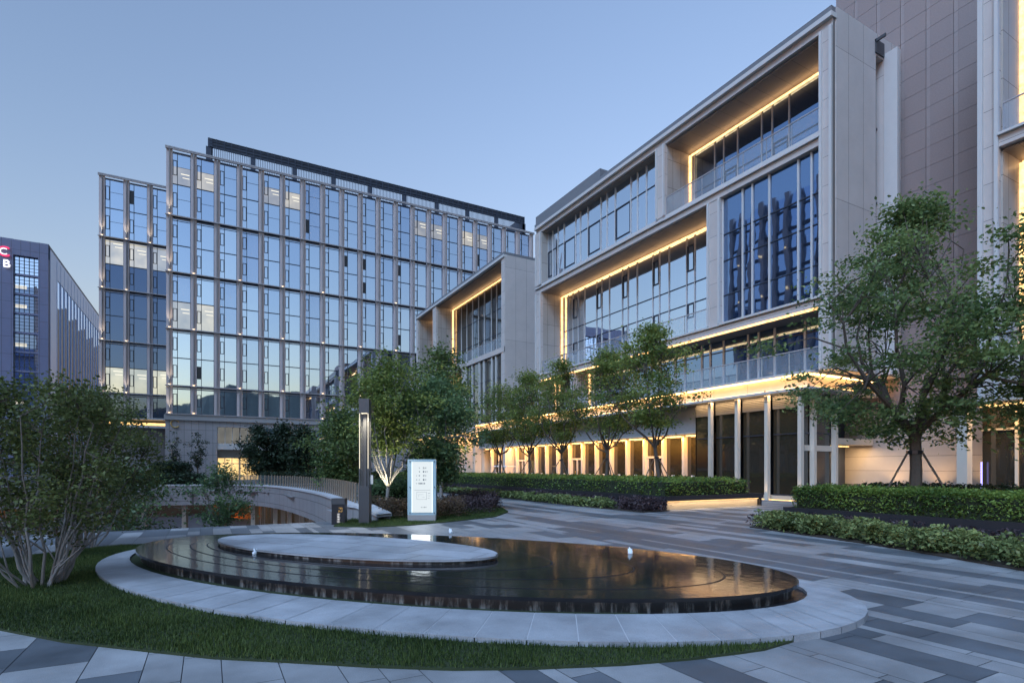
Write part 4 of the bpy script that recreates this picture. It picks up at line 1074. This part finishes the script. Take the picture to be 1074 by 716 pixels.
bed('low_shrubs', [(14.85,18.2),(14.75,21.2),(15.0,31),(14.0,40),(13.2,46),(14.2,46),(15.0,40),(15.8,31),(15.6,21.2),(15.5,18.2)], .03, .36, 330, 55, .12, M['leaf_cover'], 'pale green low shrubs along the curved path below the tree row', 23, spread=.3)
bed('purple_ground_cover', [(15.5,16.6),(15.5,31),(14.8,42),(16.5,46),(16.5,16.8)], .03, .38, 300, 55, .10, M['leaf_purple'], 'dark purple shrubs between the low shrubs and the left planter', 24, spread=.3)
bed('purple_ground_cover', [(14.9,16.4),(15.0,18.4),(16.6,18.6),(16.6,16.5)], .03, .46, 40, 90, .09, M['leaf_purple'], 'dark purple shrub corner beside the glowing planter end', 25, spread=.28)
bed('brown_shrub_bed', [(4.9,18.3),(7.9,17.9),(8.4,19.4),(5.2,20.2)], .03, .62, 75, 150, .06, M['leaf_brown'], 'brownish clipped shrubs under the spotlit tree', 26, spread=.3)
bed('purple_shrub_bed', [(7.6,18.4),(9.3,18.5),(10.6,20.4),(12.3,24.5),(10,24),(8,20.4)], .03, .62, 95, 120, .075, M['leaf_purple'], 'dark reddish shrubs at the right end of the island bed', 27, spread=.32)

# ------------------------------------------------------------------ trees
def tree(name, label, base, H, th, Rr, nclump, per, leaf, mat, bark, seed, trunk_r=.1, nlimb=7, cat='tree', group=None, lean=(0,0), sigma=.36, prof=.42, fork=True, squash=.62, braces=False, cb=None, rr_open=False):
    r = np.random.default_rng(seed)
    t = empty(name, base, label, cat, group)
    b = np.array(base, float); mb = MB()
    top = b+np.array([lean[0], lean[1], th])
    mid = (b+top)/2+np.array([r.normal()*.04, r.normal()*.04, 0])
    mb.tube([b-np.array([0,0,.05]), b+(top-b)*.12, mid, top], [trunk_r*1.35, trunk_r*1.05, trunk_r*.92, trunk_r*.85], 9)
    nodes = [(top, trunk_r*.6)]
    for i in range(nlimb):
        a = 2*np.pi*(i+r.uniform(-.3,.3))/nlimb; inc = r.uniform(.25,1.0); ln = r.uniform(.55,.85)
        end_r = Rr*inc*.72; end_z = th+(H-th)*ln*(1.05-.45*inc)
        e = b+np.array([lean[0]+np.cos(a)*end_r, lean[1]+np.sin(a)*end_r, end_z]); s0 = top-np.array([0,0,r.uniform(0,.12)*th])
        pts = []
        for k in range(6):
            q = k/5; bow = np.array([np.cos(a), np.sin(a), 0])*np.sin(q*np.pi)*Rr*.10
            pts.append(s0+(e-s0)*q+bow+r.normal(size=3)*.03*Rr*(k > 0))
        rad = [trunk_r*.55*(1-.8*k/5) for k in range(6)]
        mb.tube(pts, rad, 6); nodes += [(pts[k], rad[k]) for k in range(2,6)]
    NP_ = np.array([n[0] for n in nodes]); NR = [n[1] for n in nodes]
    C = []; T = []; S = []
    k = 0; tries = 0
    while k < nclump and tries < nclump*20:
        tries += 1
        h = r.random(); a = r.uniform(0,2*np.pi)
        # crown profile, widest at 'prof', lumpy with azimuth
        w = (h/prof)**.55 if h < prof else (max(0,1-((h-prof)/(1-prof))**1.7))
        if rr_open and h < .32 and r.random() < .8: w *= 1.0; inner = True
        else: inner = False
        w = max(.12,w); lump = .80+.26*np.sin(a*3+seed)+.30*np.sin(a*5+h*9+seed*2)
        rr = Rr*w*lump*((.62+.38*r.random()) if inner else r.random()**.45)
        p = b+np.array([lean[0]*1.2+np.cos(a)*rr, lean[1]*1.2+np.sin(a)*rr, (cb or th*.92)+(H-(cb or th*.92))*(.03+.97*h)])
        d = np.linalg.norm((NP_-p)*np.array([1,1,.8])+np.array([0,0,(0)]), axis=1)+ .6*np.maximum(0, NP_[:,2]-p[2])
        j = int(np.argmin(d)); q0 = NP_[j]
        if np.linalg.norm(q0-p) > Rr*.75: 
            if r.random() < .5: continue
        m1 = (q0+p)/2+np.array([0,0,.06*Rr])+r.normal(size=3)*.04*Rr
        mb.tube([q0, m1, p], [max(.008,min(NR[j]*.6,.035)), .014+.004*trunk_r*10, .006], 4, cap=False)
        m_ = int(per*r.uniform(.55,1.45)); sg_ = sigma*r.uniform(.7,1.3)
        o = r.normal(size=(m_,3))*np.array([sg_,sg_,sg_*squash]); o += (p-m1)/np.linalg.norm(p-m1)*np.abs(r.normal(size=(m_,1)))*sg_*.4
        C.append(p+o); T.append(np.clip(r.normal(r.uniform(.02,.98),.18,m_),0,1)); S.append(leaf*r.uniform(.5,1.45,m_)); k += 1
    mb.build('trunk', bark, t)
    C = np.concatenate(C); C[:,2] = np.maximum(C[:,2], b[2]+.15)
    leaf_cloud('crown', C, np.concatenate(S), np.concatenate(T), mat, t, seed)
    if braces:
        zb = b[2]+min(1.75, th*.9)
        for k in range(3):
            a = k*2.094+.5; x, y = math.cos(a), math.sin(a); m2 = MB()
            m2.tube([(b[0]+x*trunk_r*1.2+lean[0]*.7,b[1]+y*trunk_r*1.2+lean[1]*.7,zb),(b[0]+x*1.15,b[1]+y*1.15,b[2]+.0)], .03, 6); m2.build('brace', M['bark'], t)
        m2 = MB(); m2.tube([(b[0]+lean[0]*.7,b[1]+lean[1]*.7,zb-.05),(b[0]+lean[0]*.7,b[1]+lean[1]*.7,zb+.06)], trunk_r*1.25, 10); m2.build('tie', M['black_metal'], t)
    return t
tree('maple_tree', 'tallest dark maple in the right planter, braced with poles', (18.5,8.7,.46), 9.0, 2.5, 4.6, 175, 165, .12, M['leaf'], M['bark'], 5, .17, 9, sigma=.33, prof=.3, squash=.34, cb=1.9, rr_open=True, braces=True)
tree('maple_tree', 'dark maple cut by the right edge in the right planter', (18.9,5.3,.46), 7.9, 2.2, 3.3, 140, 160, .12, M['leaf'], M['bark'], 8, .15, 8, sigma=.42, prof=.4, squash=.42, cb=1.7)
ROW = 'young trees in a row along the lit facade'
row = [((19.8,20.6),8.1,2.4,2.75,31,(-.35,.1),'first and biggest tree of the row, leaning left before the tall glazed corner'),
       ((19.9,25.1),7.9,2.3,2.7,32,(.1,0),'second tree of the row along the facade, counted from the glazed corner'),
       ((20,29.8),7.9,2.3,2.8,33,(0,0),'third tree of the row along the facade, counted from the glazed corner'),
       ((20,33.9),7.8,2.3,2.8,34,(0,0),'fourth tree of the row along the facade, by the white roofed cart'),
       ((20,38.3),7.8,2.3,2.9,35,(0,0),'fifth and farthest tree of the row along the facade')]
for (x, y), H, th, rr, sd_, ln, lab in row:
    tree('row_tree', lab, (x,y,.5), H, th, rr, 105, 105, .14, M['leaf_row'], M['bark'], sd_, .10, 7, group=ROW, lean=ln, sigma=.34, prof=.42, squash=.5, cb=3.0, rr_open=True, braces=True)
tree('island_tree', 'small tree with spotlit pale branches beside the light column', (5.85,20.2,.03), 5.7, 1.05, 1.75, 105, 115, .12, M['leaf_row'], M['bark_pale'], 41, .075, 10, sigma=.28, prof=.5, cb=2.3, rr_open=True)
tree('island_tree', 'dense dark green tree right behind the directory sign', (8.0,21,.03), 5.0, 1.1, 1.75, 120, 150, .125, M['leaf_blue'], M['bark_grey'], 42, .07, 8, sigma=.30, prof=.5)
tree('island_tree', 'light green treetop rising between the two island trees', (11.0,28.0,.03), 7.9, 1.8, 2.2, 90, 120, .16, M['leaf_bright'], M['bark_grey'], 43, .09, 7, sigma=.38, prof=.5)
tree('round_tree', 'broad bushy light green tree left of the light column behind the glass railing', (6.3,30.5,.0), 4.5, .55, 1.75, 100, 150, .16, M['leaf_bright'], M['bark_grey'], 44, .08, 8, sigma=.36, prof=.45)
DK = 'dark trees before the office block'
for (px, y, H, sd_, lab) in ((272,62,5.7,51,'leftmost dark tree before the lit lobby of the office block'),(296,63,5.9,52,'middle dark tree before the office block base'),(318,61,5.6,53,'dark tree before the office block, just left of the bushy light green tree')):
    tree('dark_tree', lab, (UX(px,y),y,0), H, 1.3, 2.0, 60, 100, .26, M['leaf_dark'], M['bark'], sd_, .10, 6, group=DK, sigma=.45)
    
tree('slender_tree', 'sparse upright tree before the bare stone wall under the gilded letter', (UX(207,85),85,0), 6.3, 2.0, 1.35, 34, 36, .22, M['leaf_dark'], M['bark'], 55, .09, 7, sigma=.26, prof=.75)
tree('slender_tree', 'thin sparse tree at the left corner of the stone base wall', (UX(183,84),84,0), 6.4, 2.2, .8, 22, 30, .22, M['leaf_dark'], M['bark'], 56, .08, 6, sigma=.24, prof=.7)
tree('court_tree', 'small tree growing up out of the sunken court below the lit lobby', (.55,27.5,-4.2), 5.75, 3.9, 1.45, 60, 80, .12, M['leaf_blue'], M['bark_grey'], 57, .08, 6, sigma=.26, prof=.5)
tree('court_tree', 'bushy blue green tree in the sunken court behind the large crape myrtle', (-2.6,25.5,-4.2), 5.7, 3.3, 1.9, 60, 80, .13, M['leaf_blue'], M['bark_grey'], 58, .08, 6, sigma=.34, prof=.5)
tree('court_shrub', 'low dark bush on the court floor beneath the small court tree', (-1.6,25.0,-4.2), 3.3, .4, 1.5, 60, 90, .13, M['leaf_dark'], M['bark_grey'], 59, .05, 5, cat='shrub', sigma=.34, prof=.5)
tree('court_shrub', 'dark bush at the left end of the court behind the myrtle stems', (-3.9,22.6,-4.2), 4.3, .4, 1.4, 60, 90, .12, M['leaf_dark'], M['bark_grey'], 60, .05, 5, cat='shrub', sigma=.34, prof=.5)
def area_hedge(x0, x1, y0, y1, h, label, sd_): hedge('far_hedge', [(x0,y0),(x1,y0),(x1,y1),(x0,y1)], 0, h, 7000, .22, M['leaf_dark'], label, sd_, rough=.16)
area_hedge(-8.5,-.4,50.0,53,1.15,'dark clipped hedge beyond the curved parapet left of the lobby', 71)
area_hedge(4.5,16,56,58.6,1.2,'dark hedge below the dark trees before the office block', 72)
hedge('round_shrub', [(-4.0,56),(-1.6,56),(-1.6,58),(-4.0,58)], 0, 2.0, 5000, .2, M['leaf_dark'], 'dark rounded shrub before the stone wall under the gilded letter', 73, cat='shrub', rough=.3)
hedge('green_shrub', [(5.4,20.6),(7.4,21.5),(7.6,23.2),(5.5,22.8)], .03, 1.05, 6000, .11, M['leaf_blue'], 'leafy green shrub mass behind the spotlit trunk', 74, cat='shrub', rough=.2)
# the tree spotlight and its fitting
sp = empty('ground_spotlight', (5.35,19.6,.03), 'small black ground spotlight at the foot of the pale trunk', 'spotlight')
mb = MB(); mb.tube([(5.35,19.6,.03),(5.35,19.6,.5)], .02, 6); mb.build('stake', M['black_metal'], sp)
mb = MB(); mb.tube([(5.33,19.58,.48),(5.40,19.66,.66)], [.05,.07], 10); mb.build('head', M['black_metal'], sp)
spot('tree_spot', (5.40,19.66,.70), (5.9,20.25,3.4), 260, (1,.92,.66), 95, .8, .05)
spot('tree_spot', (4.9,18.7,.45), (5.9,20.3,3.2), 1300, (1,.92,.66), 90, .8, .05)
spot('tree_spot', (10.4,26.0,.4), (11.0,28.2,6.5), 1500, (1,.9,.5), 80, .8, .05)

# crape myrtle bushes at the left
def myrtle(name, label, base, H, Rr, nst, ncl, per, leaf, seed, zpale=.75):
    r = np.random.default_rng(seed); t = empty(name, base, label, 'shrub'); b = np.array(base, float); C = []; T = []; S = []; ends = []
    for i in range(nst):
        a = r.uniform(0,6.28); q = r.random()**.6; b0 = b+np.array([np.cos(a)*.27*q, np.sin(a)*.27*q, -.03])
        a2 = a+r.normal()*.5; out = Rr*r.uniform(.35,1.0); h = H*r.uniform(.6,.88)
        e = b+np.array([np.cos(a2)*out, np.sin(a2)*out, h]); pts = []
        for k in range(8):
            s = k/7; p = b0+(e-b0)*np.array([s**.85, s**.85, s**1.1]); p = p+r.normal(size=3)*np.array([.016,.016,.006])*(k > 0); pts.append(p)
        w = r.uniform(.015,.030)
        kp = max(2, int(np.ceil(zpale/h*7))); rad = [w*(1-.75*k/7) for k in range(8)]
        mb.tube(pts[:kp+1], rad[:kp+1], 6, m=1); mb.tube(pts[kp:], rad[kp:], 6, m=0)
        ends += [(pts[k], rad[k]) for k in range(3,8)]
        # low side shoot
        if r.random() < .5:
            k = int(r.integers(1,3)); d = np.array([np.cos(a2+r.normal()), np.sin(a2+r.normal()), r.uniform(.5,1.1)])*r.uniform(.3,.7)
            mb.tube([pts[k], pts[k]+d*.5+r.normal(size=3)*.03, pts[k]+d], [w*.6,w*.45,w*.25], 5, m=1)
    NP_ = np.array([e[0] for e in ends])
    for i in range(ncl):
        h = r.random()**.75; a = r.uniform(0,6.28); rr = Rr*(.45+.55*np.sin(min(1,h*1.25+.15)*np.pi*.62))*(1-.35*max(0,h-.7)/.3)*r.random()**.45*(.85+.25*np.sin(a*4+seed))
        p = b+np.array([np.cos(a)*rr, np.sin(a)*rr, H*(.24+.75*h)])
        j = int(np.argmin(np.linalg.norm(NP_-p, axis=1)+.5*np.maximum(0,NP_[:,2]-p[2]))); q0 = NP_[j]; mid = (p+q0)/2+r.normal(size=3)*.05
        if np.linalg.norm(p-q0) > .95: continue
        mb.tube([q0,mid,p], [.008,.006,.003], 4, m=2, cap=False)
        m_ = int(per*r.uniform(.5,1.5)); o = r.normal(size=(m_,3))*np.array([.15,.15,.12])
        # leaves ranged along the shoot as well as round its tip
        f = r.random((m_,1))**.6; C.append(mid+(p-mid)*f+o*.75); T.append(np.clip(r.normal(r.uniform(.2,.7),.2,m_),0,1)); S.append(leaf*r.uniform(.6,1.35,m_))
    return t, C, T, S
for nm, lab, base, H, Rr, nst, ncl, per, leaf, sd_ in (
    ('crape_myrtle', 'large many stemmed crape myrtle with whitewashed lower stems on the near lawn', (-2.15,10.5,.02), 3.0, 1.55, 28, 265, 70, .062, 81),
    ('crape_myrtle', 'smaller pale stemmed crape myrtle at the back lawn edge by the fountain', (-2.45,15.2,.02), 3.35, 1.45, 18, 170, 60, .066, 82),
    ('crape_myrtle', 'crape myrtle half cut by the left edge behind the largest one', (-5.0,13.2,.02), 3.6, 1.8, 16, 170, 60, .066, 83)):
    mb = MB(); t, C, T, S = myrtle(nm, lab, base, H, Rr, nst, ncl, per, leaf, sd_)
    mb.build('stems', [M['bark_myrtle'], simple('whitewash', (.24,.23,.225), .8, var=.35, scale=9, bump=.3), M['bark']], t)
    leaf_cloud('foliage', np.concatenate(C), np.concatenate(S), np.concatenate(T), M['leaf_myrtle'], t, sd_, asp=.6)

scene.cycles.use_denoising = True
scene.cycles.max_bounces = 8; scene.cycles.diffuse_bounces = 3; scene.cycles.glossy_bounces = 4; scene.cycles.transparent_max_bounces = 8
scene.cycles.sample_clamp_indirect = 4.0*K*8
